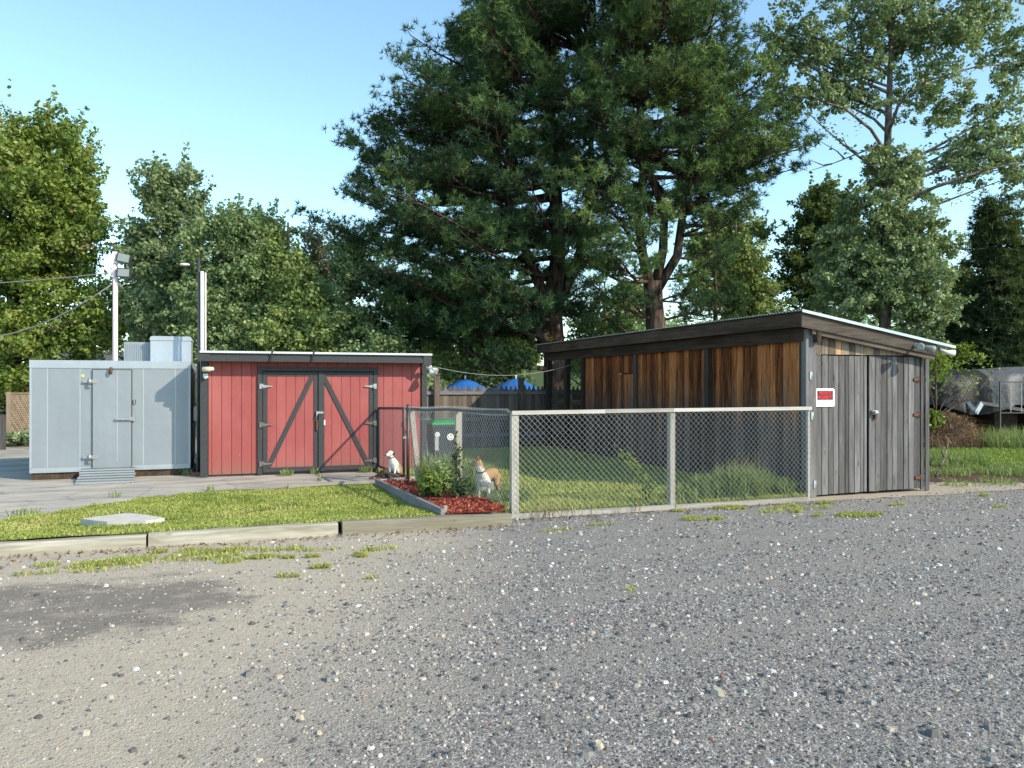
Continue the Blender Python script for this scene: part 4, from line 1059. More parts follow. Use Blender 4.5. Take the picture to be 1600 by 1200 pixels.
e = PV(283, 412.5, V_RED+.75)
m_ = MB(); m_.tube([(k0.x, q.y+.04, k0.z-.12), (k0.x-.15, q.y+.04, k0.z-.08), (e.x+.12, q.y+.04, e.z+.01)], .012, 6); arm = obj('arm', m_, darksteel, up)
m_ = MB(); m_.ball((e.x+.06, q.y+.04, e.z), (.10,.045,.03)); obj('lamp_head', m_, whitep, arm)
a = PV(674, 572, VF-.1); b = PU(912, 563, UW-.05)
cable('slack_wire', 'thin slack wire strung from the red shed to the board shed', sagged(a, b, .28), .006)
c = a.lerp(b, .42) - Vector((0,0,.27))
m_ = MB(); m_.tube([c, c+Vector((.22,.1,-.16)), c+Vector((.55,.2,-.44))], [.008,.006,.004], 5); m_.tube([c+Vector((.22,.1,-.16)), c+Vector((.1,.1,-.35))], [.006,.003], 5); m_.tube([c, c+Vector((-.2,.05,.14)), c+Vector((-.3,.05,.30))], [.008,.006,.004], 5)
obj('dead_twig', m_, bk_pop, label='dead forked twig caught on the slack wire above the pickets', cat='twig')

# ------------------------------------------------------------------ left background: lattice, post, house roof
l0, l1 = P(14, 690, 24.0), P(60, 690, 25.6)
lat = thing('lattice_fence', 'brown diagonal lattice fence panel beyond the left end of the cooler', 'fence', (l0.x, l0.y, 0))
ldir = Vector((l1.x-l0.x, l1.y-l0.y)); LL = 2.6; ldir = ldir.normalized(); base0 = Vector((l0.x, l0.y)) - ldir*.0
lz0, lz1 = .35, 1.5
lam = wood('tan lattice lath', [(.2,(.13,.10,.075)),(.5,(.27,.215,.16)),(.85,(.40,.33,.26))], 'z', knots=False)
nn = Vector((-ldir.y, ldir.x))
for s in (1, -1):
    x = -(lz1-lz0)
    while x < LL:
        xa, xb = (x, x+(lz1-lz0)) if s > 0 else (x+(lz1-lz0), x)
        za_, zb_2 = lz0, lz1
        def clip(xa, za_, xb, zb_):
            if xa < 0 or xa > LL:
                xc = 0 if xa < 0 else LL; t = (xc-xa)/(xb-xa); za_ = za_+(zb_-za_)*t; xa = xc
            return xa, za_
        ca = clip(xa, za_, xb, zb_2); cb = clip(xb, zb_2, xa, za_)
        if abs(ca[0]-cb[0]) > .05:
            A3 = base0 + ldir*ca[0] + nn*.006*s; B3 = base0 + ldir*cb[0] + nn*.006*s
            m_ = MB(); m_.beam((A3.x, A3.y, ca[1]), (B3.x, B3.y, cb[1]), .010, .04, up=(-(cb[1]-ca[1])*ldir.x*s, 0, 1)); obj('lath', m_, lam, lat)
        x += .13
for z in (lz0, lz1):
    m_ = MB(); A3, B3 = base0, base0+ldir*LL; m_.beam((A3.x, A3.y, z), (B3.x, B3.y, z), .05, .06); obj('rail', m_, lam, lat)
m_ = MB(); m_.box((base0.x-.06, base0.y-.06, 0), (base0.x+.06, base0.y+.06, 1.55)); obj('post', m_, lam, lat)
gq = P(4, 680, 21.5)
gp = thing('wooden_barrier', 'short grey wooden post and rails at the far left edge before the lattice', 'barrier', (gq.x, gq.y, 0))
m_ = MB(); m_.box((gq.x-.07, gq.y-.07, 0), (gq.x+.07, gq.y+.07, .95)); obj('post', m_, grey_z, gp)
for z in (.25, .55, .82):
    m_ = MB(); m_.box((gq.x-1.9, gq.y-.05, z), (gq.x-.07, gq.y+.0, z+.14)); obj('rail', m_, grey_x, gp)
sheet('planting_strip', [tuple(P(x, 700, Y))[:2] for x, Y in ((-120,21.8),(60,22.6),(60,25.5),(-120,25))], .013, dirt_m)
hb = P(145, 600, 46)
hs = thing('distant_house', 'far grey roofed house just showing over the cooler among the trees', 'house', (hb.x, hb.y, 0))
hz = P(145, 569, 46).z; hr = P(145, 556, 46).z
m_ = MB(); m_.box((hb.x-2.6, hb.y, 0), (hb.x+2.6, hb.y+5, hz)); obj('wall', m_, sidingm, hs)
m_ = MB(); m_.prism3([(hb.x-2.9, hb.y-.3, hz-.05), (hb.x-2.9, hb.y+5.3, hz-.05), (hb.x-2.9, hb.y+2.5, hr+.35)], (5.8,0,0)); obj('roof', m_, shingle, hs)

# ------------------------------------------------------------------ right background: tarped pile, wire panel, brush heap
tarp_m = N('black and silver tarp')
nz = tarp_m.noise(tarp_m.coord((1,1,1)), 2.2, 5, .6)
ob_z = tarp_m.sep(tarp_m.n('ShaderNodeNewGeometry').outputs['Normal'], 2)
tarp_m = tarp_m.bsdf(tarp_m.mix(tarp_m.ramp(tarp_m.math('ADD', tarp_m.math('SUBTRACT', tarp_m.math('MULTIPLY', tarp_m.sep(tarp_m.coord(), 0), CA), tarp_m.math('MULTIPLY', tarp_m.sep(tarp_m.coord(), 1), SA)), tarp_m.math('MULTIPLY', tarp_m.noise(tarp_m.coord((.5,.5,2)), 1.5, 5, .6), .5)), [(-.0,0),(.06,1)]), (.012,.012,.014), tarp_m.mix(tarp_m.noise(tarp_m.coord((.8,.8,2.5)), 2, 5, .7), (.02,.021,.024), (.16,.165,.175))), .6, 0, tarp_m.bump(nz, .9, .08), .5)
tb = P(1545, 640, 26.0)
def tarp():
    V, Fs = [], []; nx, ny = 46, 22
    X0, X1 = -3.7, 6.5
    for i in range(nx):
        x = X0 + (X1-X0)*i/(nx-1)
        for j in range(ny):
            s = j/(ny-1)                      # 0 front hem .. 1 back hem
            a = s*math.pi
            top = 2.30 + .03*math.sin(x*1.7) + .05*math.sin(x*.6)
            y = -1.3*math.cos(a)*(1+.0*x)
            z = 1.05 + (top-1.05)*min(1, max(0, math.sin(a))**.33) if 0 < s < 1 else .98
            drape = max(0, 1-abs(s-0)*4)
            y += drape*(.16*math.sin(x*4.4)+.09*math.sin(x*9.1)) ; z += drape*(.16*math.sin(x*2.3+1))
            V.append((tb.x + x*CA + y*SA, tb.y - x*SA + y*CA, z))
    for i in range(nx-1):
        for j in range(ny-1): Fs.append((i*ny+j, (i+1)*ny+j, (i+1)*ny+j+1, i*ny+j+1))
    Fs.append(tuple(range(ny)) ); 
    return V, Fs
tp = thing('tarped_pile', 'long pile under a black and silver tarp beyond the board shed', 'tarp', (tb.x, tb.y, 0))
V, Fs = tarp(); m_ = MB(); m_.add(V, Fs[:-1], True); m_.add([V[i] for i in Fs[-1]], [tuple(range(len(Fs[-1])))]); 
to = obj('tarp', m_, tarp_m, tp, org=(tb.x-.45*CA, tb.y+.45*SA, 0))
for x in (-2.9, -1.3, .1, 1.6, 3.4, 5.2):
    m_ = MB(); c = Vector((tb.x + x*CA, tb.y - x*SA, 0)); m_.box((c.x-.5, c.y-.5, 0), (c.x+.5, c.y+.6, 1.35)); obj('crate', m_, grey_dark, tp)
c = P(1523, 640, 24.6)
for k, (ax, bx_) in enumerate(((1512, 1526), (1533, 1524))):
    a, b = P(ax, 628 if k == 0 else 630, 24.6), P(bx_, 645, 24.5); m_ = MB(); m_.beam(a, b, .08, .16 if k else .10); obj('loose_flap', m_, galv_l, tp)
a, b = P(1530, 629, 24.6), P(1600, 641, 24.6); m_ = MB(); m_.beam(a, b, .05, .1); obj('prop', m_, grey_x, tp)
w0, w1 = P(1562.5, 597, 23.2), P(1680, 597, 23.2); wz0 = P(1562, 645, 23.2).z
wp = thing('wire_panel', 'dark framed wire panel standing in front of the tarped pile at right', 'panel', (w0.x, w0.y, 0))
m_ = MB(); ww = Vector((w1.x-w0.x, w1.y-w0.y, 0))
for z in (w0.z, wz0): m_.beam((w0.x, w0.y, z), (w1.x, w1.y, z), .03, .035)
for x in (w0, w1): m_.beam((x.x, x.y, 0), (x.x, x.y, w0.z+.03), .035, .035)
obj('frame', m_, darksteel, wp)
for k in range(1, 7):
    c = Vector((w0.x, w0.y, 0)) + ww*k/7; m_ = MB(); m_.beam((c.x, c.y, wz0), (c.x, c.y, w0.z), .014, .014); obj('bar', m_, wire_m, wp)

# ------------------------------------------------------------------ foliage generators
def unit(v): return v / (np.linalg.norm(v, axis=1, keepdims=True) + 1e-9)
def leaf_quads(c, nrm, size, aspect=.62, fold=0):
    n = len(c); t = unit(np.cross(nrm, NR.normal(size=(n,3)))); b = np.cross(nrm, t)
    s = size[:,None]; V = np.stack([c - t*s, c + b*s*aspect - t*s*.1, c + t*s, c - b*s*aspect - t*s*.1], 1).reshape(-1, 3)
    return V, np.arange(4*n).reshape(n, 4)
def sphere_pts(n): return unit(NR.normal(size=(n,3)))
def limb_path(a, b, bend=.15, n=5, lift=.0):
    a, b = np.asarray(a, float), np.asarray(b, float); d = b-a; L = np.linalg.norm(d)
    off = NR.normal(size=3)*bend*L*.5; off[2] = abs(off[2])*.3 - lift*L
    return [a + d*t + off*math.sin(math.pi*t) for t in np.linspace(0, 1, n)]
def crown_clumps(ells, seed=0, gap=.35):
    """ells: (centre, radii, count, clump radius)"""
    C, Rr = [], []
    for c, r, n, cr in ells:
        n = int(n*1.9); cr = cr*.66
        d = sphere_pts(n); q = NR.uniform(0, 1, n)**.46
        # uneven outline: lobes
        k = 1 + .16*np.sin(d[:,0]*5+c[0]) + .14*np.sin(d[:,1]*6+d[:,2]*5+c[1])
        C.append(np.asarray(c) + d*np.asarray(r)*(q*k)[:,None]); Rr.append(NR.uniform(.6, 1.35, n)*cr)
    return np.concatenate(C), np.concatenate(Rr)
def broadleaf(name, label, base, ells, per, leaf, mat, barkm, tr=.2, trunk_top=None, group='trees standing behind the sheds', aspect=.62, cat='tree', limbs=40, droop=0, lean=(0,0), trunk_pts=None, tilt_up=.35, flat=.75, rise=.55):
    base = np.array(base, float); base[2] = 0
    t = thing(name, label, cat, tuple(base), group)
    per = int(per*.72)
    C, Rr = crown_clumps(ells)
    # ragged outline: leafy shoots standing out of the crown
    ns_ = int(len(C)*.30); k_ = NR.permutation(len(C))[:ns_]; cen = C.mean(0); out_ = unit((C[k_]-cen)*np.array([1,1,.8])) + np.array([0,0,.55]) + NR.normal(0,.35,(ns_,3))
    out_ = unit(out_); Lr = NR.uniform(.5, 1.25, ns_)*Rr.mean()*2.2
    C = np.concatenate([C] + [C[k_]+out_*(Lr*q)[:,None] for q in (.55,.85,1.1)]); Rr = np.concatenate([Rr] + [Rr[k_]*q for q in (.52,.40,.26)])
    m = len(C); cnt = np.maximum(5, (per*(Rr/Rr[:len(Rr)//2].mean())**2).astype(int)); idx = np.repeat(np.arange(m), cnt); n = len(idx)
    d = sphere_pts(n); rad = NR.uniform(0, 1, n)**.5
    pos = C[idx] + d*(rad*Rr[idx])[:,None]*np.array([1,1,flat])
    pos[:,2] -= droop*rad*Rr[idx]
    nrm = unit(d*.55 + np.array([0,0,tilt_up]) + NR.normal(size=(n,3))*.55)
    V, Q = leaf_quads(pos, nrm, leaf*.92*NR.uniform(.45, 1.45, n), aspect)
    tint = np.clip(.45 + NR.normal(0, .16, m)[idx] + NR.normal(0, .14, n), 0, 1)
    LP = []
    zt = trunk_top or max(c[2] for c in C)*.9
    if trunk_pts is None:
        trunk_pts = [base, base+np.array([lean[0]*.3, lean[1]*.3, zt*.35]), base+np.array([lean[0]*.7, lean[1]*.7, zt*.7]), base+np.array([lean[0], lean[1], zt])]
    tp_ = np.array(trunk_pts)
    mb = MB(); mb.tube([tuple(q) for q in tp_], list(np.linspace(tr, tr*.22, len(tp_))), 9)
    obj('trunk', mb, barkm, t, org=tuple(base))
    mb = MB(); sel = NR.permutation(m)[:limbs]
    for i in sel:
        c = C[i]; hz = np.linalg.norm(c[:2]-np.interp(c[2], tp_[:,2], tp_[:,0])*np.array([1,0])-np.interp(c[2], tp_[:,2], tp_[:,1])*np.array([0,1]))
        z0 = min(max(c[2]-rise*NR.uniform(.5,1.2)*hz-.2, tp_[0,2]+.8), zt*.97); s = np.array([np.interp(z0, tp_[:,2], tp_[:,0]), np.interp(z0, tp_[:,2], tp_[:,1]), z0])
        r0 = max(.018, min(tr*.4, .012*np.linalg.norm(c-s)+.01)); pts = limb_path(s, c, .3, 5)
        r0 = min(r0, .06); mb.tube([tuple(q) for q in pts], list(np.linspace(r0, r0*.22, 5)), 5, cap=False)
        LP.append(np.array(pts))
    obj('limbs', mb, barkm, t, org=tuple(base))
    # leafy twigs along the outer half of every limb
    LP = np.array(LP); kk = NR.integers(len(LP), size=len(LP)*85); q = NR.uniform(.28, 1.05, len(kk))*4; i0 = np.clip(q.astype(int), 0, 3); fr = (q-i0)[:,None]
    pos2 = LP[kk, i0]*(1-fr)+LP[kk, i0+1]*fr; pos2 = pos2 + NR.normal(0, .16, pos2.shape)+np.array([0,0,.03])
    n2 = len(pos2); V2, Q2 = leaf_quads(pos2, unit(NR.normal(size=(n2,3))*.6+np.array([0,0,.5])), leaf*NR.uniform(.65,1.3,n2), aspect)
    npobj('crown', np.concatenate([V, V2]), np.concatenate([Q, Q2+len(V)]), mat, t, np.concatenate([tint, np.clip(.45+NR.normal(0,.18,n2),0,1)]), org=tuple(base))
    return t

def tufts(pos, dirs, rad, k, width, mat, name, parent, org, tint0):
    """needle tufts: k narrow triangles bursting from each point"""
    n = len(pos); idx = np.repeat(np.arange(n), k); m = len(idx)
    d = unit(dirs[idx]*.55 + sphere_pts(m)*.95); L = rad[idx]*NR.uniform(.6, 1.15, m)
    s = unit(np.cross(d, NR.normal(size=(m,3))))*width
    p = pos[idx] + d*(L*.10)[:,None]; tip = pos[idx] + d*L[:,None]
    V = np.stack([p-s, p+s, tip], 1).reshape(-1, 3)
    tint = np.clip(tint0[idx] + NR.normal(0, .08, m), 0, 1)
    return npobj(name, V, np.arange(3*m).reshape(m, 3), mat, parent, tint, org=org)
def pine(name, label, base, stems, limbs, mat=lf_pine, barkm=bk_pine, needles=20, tr=.2, width=.0135, trad=.205, group='big pines behind the yard', warm=None):
    """stems: polylines with radii; limbs: (start, tip, thickness of its foliage)"""
    base = np.array(base, float); base[2] = 0
    t = thing(name, label, 'tree', tuple(base), group)
    mb = MB(); pts, rs = stems[0]; mb.tube([tuple(p) for p in pts], rs, 12); obj('trunk', mb, barkm, t, org=tuple(base))
    for pts, rs in stems[1:]:
        mb = MB(); mb.tube([tuple(p) for p in pts], rs, 9); obj('stem', mb, barkm, t, org=tuple(base))
    mb = MB(); TP, TD, TT = [], [], []
    for s, tip, dens in limbs:
        s, tip = np.asarray(s, float), np.asarray(tip, float); d = tip-s; L = np.linalg.norm(d)
        n = 7; path = []
        for q in np.linspace(0, 1, n):
            sagz = -.10*L*math.sin(math.pi*q)*(1 if L > 2 else .4) + .10*L*math.sin(q*7+s[2]*3)*q*(1-q)
            path.append(s + d*q + np.array([math.sin(q*5+s[2])*.06*L*q, math.cos(q*4+s[2]*2)*.06*L*q, sagz]))
        path = np.array(path); r0 = min(.11, .016*L+.012)
        mb.tube([tuple(p) for p in path], list(np.linspace(r0, .012, n)), 6, cap=False)
        hd = d/L; side = np.array([-hd[1], hd[0], 0]); side /= np.linalg.norm(side)+1e-9
        nb = int(max(3, L*3.0))
        lt = NR.normal(0, .10)
        for k in range(nb):
            q = .16 + .84*(k+NR.uniform(0,1))/nb; b0 = np.array([np.interp(q, np.linspace(0,1,n), path[:,i]) for i in range(3)])
            sg = 1 if k % 2 else -1; bl = (.30*L*(1.15-q) + .35)*NR.uniform(.6, 1.2)
            bd = hd*.75 + side*sg*NR.uniform(.5, 1.0) + np.array([0,0,NR.uniform(-.05,.35)]); bd /= np.linalg.norm(bd)
            b1 = b0 + bd*bl
            mb.tube([tuple(b0), tuple((b0+b1)/2+np.array([0,0,.04])), tuple(b1)], [.016,.011,.006], 4, cap=False)
            nt = int(max(6, bl*17*dens)); qs = NR.uniform(.25, 1.05, nt)**.7
            puff = NR.uniform(0,1,nt) < .6; qs[puff] = 1.0; sp = np.where(puff, .17, .09)[:,None]
            pp = b0 + bd*bl*qs[:,None] + NR.normal(0, 1, (nt,3))*sp*np.array([1,1,.7]) + np.array([0,0,.08])
            TP.append(pp); TD.append(np.tile(bd*.5+np.array([0,0,.8]), (nt,1)))
            TT.append(np.full(nt, .42+lt) + NR.normal(0,.14) + NR.normal(0, .06, nt))
    obj('limbs', mb, barkm, t, org=tuple(base))
    TP, TD, TT = np.concatenate(TP), np.concatenate(TD), np.concatenate(TT)
    if warm is not None: TT = TT + warm(TP)
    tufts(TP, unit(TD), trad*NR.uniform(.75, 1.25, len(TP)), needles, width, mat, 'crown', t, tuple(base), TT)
    print(label[:30], 'tufts', len(TP))
    return t
# ------------------------------------------------------------------ the two big pines
def stem_at(pts, z):
    a = np.array(pts, float); return np.array([np.interp(z, a[:,2], a[:,0]), np.interp(z, a[:,2], a[:,1]), z])
fwd = np.array([SA, CA, 0]); rgt = np.array([CA, -SA, 0])
YL = 27.0
def at(px, py, Y): return np.array(P(px, py, Y))
def envelope(env, py):      # env: list of (py, left px, right px)
    ys = [e[0] for e in env]
    return np.interp(py, ys, [e[1] for e in env]), np.interp(py, ys, [e[2] for e in env])
def pine_limbs(stems, env, Y, n, rdepth, dens=1., y0=-190, y1=500, drop=.25, skip=None, sidep=.55, step=48, step_off=0):
    out = []; ppm = F/Y
    for i in range(n):
        py = y0 + (y1-y0)*((i+NR.uniform(0,1))/n)
        py = round((py+step_off)/step)*step - step_off + NR.normal(0, 8)          # boughs come in whorls
        l, r = envelope(env, py); ph = NR.uniform(0, 2*math.pi)
        if NR.uniform() < sidep: ph = NR.choice([0, math.pi]) + NR.normal(0, .5)
        sx = math.cos(ph); dx = sx*(r-l)/2; cx = (l+r)/2
        z = H - (py-HY)/ppm; st = stems[NR.integers(len(stems))]
        zs = max(z - drop*NR.uniform(.3,1.3)*3.0*abs(.4+.6*abs(sx)), st[0][2]+.3); zs = min(zs, st[-1][2])
        s = stem_at(st, zs)
        scale = NR.uniform(.80, 1.0) if NR.uniform() < .7 else NR.uniform(.4, .8)
        tip = at(cx + dx*scale, py, Y) + fwd*math.sin(ph)*rdepth*scale
        if skip is not None and skip(cx+dx*scale, py, math.sin(ph)): continue
        out.append((s, tip, dens))
    return out
bL = at(868, 640, YL)
LT = [at(868,700,YL), at(866,540,YL), at(862,480,YL), at(872,400,YL), at(868,300,YL), at(858,150,YL), at(852,0,YL), at(850,-170,YL)]
LT[0][2] = 0
LS2 = [at(862,490,YL), at(830,420,YL)+fwd*-.6, at(795,330,YL)-fwd*1.0, at(770,230,YL)-fwd*1.0, at(760,120,YL)-fwd*.6]
LS3 = [at(866,480,YL), at(905,410,YL)+fwd*.8, at(925,300,YL)+fwd*1.2, at(930,180,YL)+fwd*1.2, at(925,60,YL)+fwd]
LS4 = [at(860,545,YL), at(825,505,YL)-fwd*1.2, at(775,455,YL)-fwd*2.0, at(715,425,YL)-fwd*2.4]
stL = [(LT, [.42,.36,.33,.26,.22,.17,.12,.05]), (LS2, [.22,.17,.13,.09,.04]), (LS3, [.22,.17,.13,.09,.04]), (LS4, [.20,.15,.10,.05])]
envL = [(-190,800,890),(-80,745,930),(0,728,950),(60,704,955),(95,648,960),(150,640,965),(190,572,965),(225,534,965),(260,548,965),(290,560,965),(330,536,962),(360,522,958),(405,565,955),(440,556,950),(480,560,945),(530,600,935)]
limL = pine_limbs([LT, LS2, LS3], envL, YL, 135, 5.8, 1.0, -185, 505)
# the outer boughs that give the left outline
for px, py, dy in ((534,222,-.5),(545,268,.3),(566,192,0),(600,205,-1.5),(640,98,0),(645,165,-1),(705,66,0),(725,20,.5),(660,130,1),(523,352,-.3),(540,372,-1.2),(555,300,.8),(600,330,-2),(620,400,-2.5),(560,410,0),(556,452,-1),(590,470,-2),(560,500,-.5),(630,500,-2.5),(690,510,-2.8),(740,400,-4),(800,470,-4),(760,500,-3.5),(830,330,-4.5),(700,300,-4),(690,200,-3.5),(770,240,-4.5),(760,130,-3.5),(720,440,-4),(650,270,-2.5),(600,245,-1.5),(660,370,-3),(640,450,-3)):
    st = LT if py > 250 else (LS2 if NR.uniform() < .6 else LT)
    tip = at(px, py, YL) + fwd*dy; z = tip[2]
    zs = min(max(z - NR.uniform(.2,1.6), st[0][2]+.2), st[-1][2]); limL.append((stem_at(st, zs), tip, 1.25))
pine('pine_tree', 'huge dark spreading pine behind the yard, its boughs reaching left over the red shed', bL, stL, limL, needles=15,
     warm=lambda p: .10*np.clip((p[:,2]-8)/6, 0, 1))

YR = 25.5
bR = at(1026, 640, YR)
RT = [at(1026,700,YR), at(1025,520,YR), at(1022,470,YR), at(1020,440,YR)]; RT[0][2] = 0
RS1 = [at(1016,445,YR), at(1004,400,YR), at(996,330,YR), at(1006,270,YR), at(1000,180,YR), at(1010,60,YR), at(1015,-120,YR)]
RS2 = [at(1024,445,YR), at(1036,390,YR), at(1040,330,YR)+fwd*.2, at(1016,280,YR)-fwd*.2, at(1010,250,YR)]
RS3 = [at(1028,450,YR), at(1058,400,YR), at(1066,340,YR), at(1062,270,YR), at(1070,180,YR), at(1075,60,YR), at(1070,-60,YR)]
stR = [(RT, [.37,.31,.28,.30]), (RS1, [.19,.16,.15,.15,.14,.10,.04]), (RS2, [.17,.15,.13,.12,.10]), (RS3, [.17,.15,.13,.12,.11,.08,.04])]
envR = [(-150,960,1080),(-60,910,1130),(0,890,1165),(60,905,1170),(110,885,1180),(160,880,1205),(200,890,1232),(250,900,1246),(280,905,1235),(310,915,1175),(360,930,1150),(400,940,1120),(440,960,1090)]
limR = pine_limbs([RS1, RS3, RS1], envR, YR, 125, 4.4, 1.2, -145, 300, step=44, step_off=20)
for px, py, dy, st in ((1240,262,0,RS3),(1228,215,-.6,RS3),(1185,170,.6,RS3),(1200,240,-1.6,RS3),(1150,290,-1,RS3),(1120,330,.8,RS3),(1150,370,1.2,RS3),(1130,250,-2.5,RS3),(1080,210,-3,RS3),(1100,130,-2.6,RS3),(1160,120,0,RS3),(1140,60,0,RS3),(920,140,-2.8,RS1),(940,90,-2.5,RS1),(905,200,-2.6,RS1),(900,310,-2.6,RS1),(930,330,-2.6,RS1),(960,240,-3.2,RS1),(985,150,-3.3,RS1),(880,400,-1.5,RS1),(900,440,-1.8,RT),(940,420,-2.2,RS1),(1090,440,-1,RT),(1110,460,.6,RT),(1150,450,1,RT),(960,470,-1.8,RT),(930,490,-.6,RT),(1060,300,-2.8,RS3),(890,360,-2.2,RS1),(1050,170,-3.2,RS3),(1000,345,-2.6,RS1),(960,380,-2.6,RS1),(1100,350,-1.6,RS3),(1120,400,-1.2,RS3),(930,400,-2.8,RS1),(1165,330,-.6,RS3),(1190,300,.4,RS3)):
    tip = at(px, py, YR) + fwd*dy; z = tip[2]; a = np.array(st)
    limR.append((stem_at(st, min(max(z-NR.uniform(.1,1.2), a[0,2]+.1), a[-1,2])), tip, 1.25))
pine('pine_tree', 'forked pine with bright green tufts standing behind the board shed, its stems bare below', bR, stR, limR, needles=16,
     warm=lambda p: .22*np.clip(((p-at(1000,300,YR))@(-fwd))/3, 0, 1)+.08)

# low pine boughs between the two trunks, a young pine
def small_pine(px, Y, top, half, label, dens=1.0, n=60, y_low=560):
    b = at(px, 700, Y); b[2] = 0; T = [b, at(px, (top+600)/2, Y), at(px, top, Y)]
    lim = []
    for i in range(n):
        q = (i+.5)/n; py = top+12 + (y_low-top-12)*q; r = half*(.12+.88*q**.8)*NR.uniform(.7,1.05)*Y/F; a = NR.uniform(0, 2*math.pi)
        z = P(px, py, Y).z; s = stem_at(T, max(.3, z)); lim.append((s, s + rgt*math.cos(a)*r + fwd*math.sin(a)*r + np.array([0,0,-.05*r]), dens))
    return pine('pine_tree', label, b, [(T, [.13,.09,.02])], lim, needles=14, group='young pines behind the sheds', trad=.2)
small_pine(1118, 31, 395, 75, 'young soft needled pine right of the forked trunk, half behind the board shed', n=34)
small_pine(640, 33, 430, 95, 'shaded young pine under the left boughs of the huge pine', n=44)

# ------------------------------------------------------------------ broadleaf trees
def E(px, py, Y, rx, ry, n, cr, rd=None, dy=0):
    s = Y/F; c = at(px, py, Y) + fwd*dy; return (c, (rx*s, (rd or rx)*s, ry*s), n, cr)
broadleaf('maple_tree', 'large maple with reddening tips at the left edge behind the cooler', at(20,700,28.5),
    [E(40,300,28.5,120,105,100,.62), E(-40,330,28.5,130,150,100,.7), E(60,420,28.5,110,95,85,.65), E(20,520,28,125,70,90,.6), E(110,350,28,58,75,48,.5), E(120,270,28.5,40,50,26,.42), E(30,205,28.5,34,40,24,.4), E(85,215,28.5,34,48,28,.4), E(-20,240,28.5,55,60,34,.5), E(150,520,27.5,30,60,34,.45), E(15,595,26.5,60,28,36,.45)],
    92, .082, lf_maple, bk_dark, .3, limbs=90)
broadleaf('poplar_tree', 'slender poplar with an open top between the light pole and the white conduit pole', at(256,700,27.5),
    [E(256,290,27.5,46,38,46,.42), E(262,345,27.5,36,40,40,.42), E(250,415,27.5,55,50,60,.5), E(255,490,27.5,62,50,66,.5), E(222,370,27.5,22,25,16,.36), E(310,315,27.5,16,24,12,.34), E(205,390,27.5,20,24,14,.36), E(305,350,27.5,16,24,10,.34)],
    80, .074, lf_poplar, bk_pop, .17, limbs=60)
broadleaf('grove_tree', 'rounded green tree just right of the white conduit pole', at(370,700,26),
    [E(365,400,26,66,66,110,.5), E(350,480,25.6,60,60,90,.5), E(400,385,26,42,44,50,.45), E(372,352,26,30,22,22,.4), E(330,540,25,40,30,40,.45), E(395,530,25,40,40,50,.45)], 80, .066, lf_grove, bk_dark, .18, limbs=40)
broadleaf('grove_tree', 'yellow green tree left of the huge pine above the red shed roof', at(450,700,25.4),
    [E(445,430,25.6,42,55,66,.45), E(470,480,25.6,50,60,80,.48), E(440,530,25,60,34,60,.45), E(500,520,25,40,40,46,.45), E(420,375,26,24,24,18,.4)], 80, .064, lf_birch, bk_dark, .15, limbs=40)
broadleaf('sparse_tree', 'thin greyish half bare tree showing against the sky left of the huge pine', at(497,700,38),
    [E(490,380,38,28,30,24,.42), E(510,420,38,26,44,30,.45), E(480,425,38,22,36,20,.4)], 42, .07, lf_grey, bk_pop, .12, limbs=44)
broadleaf('grove_tree', 'bushy tree under the left tips of the huge pine', at(548,700,26),
    [E(550,420,26,36,50,46,.45), E(548,520,25.6,44,44,60,.45), E(590,540,25,40,34,44,.42)], 80, .064, lf_grove, bk_dark, .13, limbs=26)
broadleaf('understory_tree', 'small bright leafed tree over the picket fence beside the big pine trunk', at(800,700,26.4),
    [E(792,560,26.4,42,34,60,.30), E(730,572,26.4,50,26,50,.30), E(830,545,26.8,30,36,30,.32), E(755,535,26.8,50,30,40,.34), E(690,560,26,24,30,26,.30)], 62, .06, lf_birch, bk_dark, .07, limbs=30)
broadleaf('understory_tree', 'shaded leafy tree filling the gap between the two big pine trunks', at(945,700,33),
    [E(940,520,33,60,46,70,.45), E(985,470,34,40,40,36,.45), E(900,560,31,40,26,36,.4)], 74, .07, lf_grove, bk_dark, .1, limbs=24)
broadleaf('birch_tree', 'pale yellow green round tree beside the forked pine over the board shed roof', at(1150,700,34),
    [E(1140,430,34,72,62,120,.5), E(1175,470,33.5,56,44,70,.48), E(1110,380,35,40,46,44,.48), E(1160,370,35,40,36,36,.45)], 84, .075, lf_birch, bk_pop, .15, limbs=40)
broadleaf('maple_tree', 'dark green maple against the sky between the pale round tree and the tall poplar', at(1290,700,34),
    [E(1292,350,34,52,58,90,.48), E(1262,420,33.5,46,70,80,.48), E(1320,410,33.5,40,60,56,.48), E(1290,310,34,30,30,26,.38)], 88, .08, lf_dark, bk_dark, .2, limbs=40)
YP = 25.0
ptk = [at(1380,700,YP), at(1384,420,YP), at(1386,300,YP), at(1388,200,YP), at(1392,90,YP), at(1394,-140,YP)]; ptk[0][2] = 0
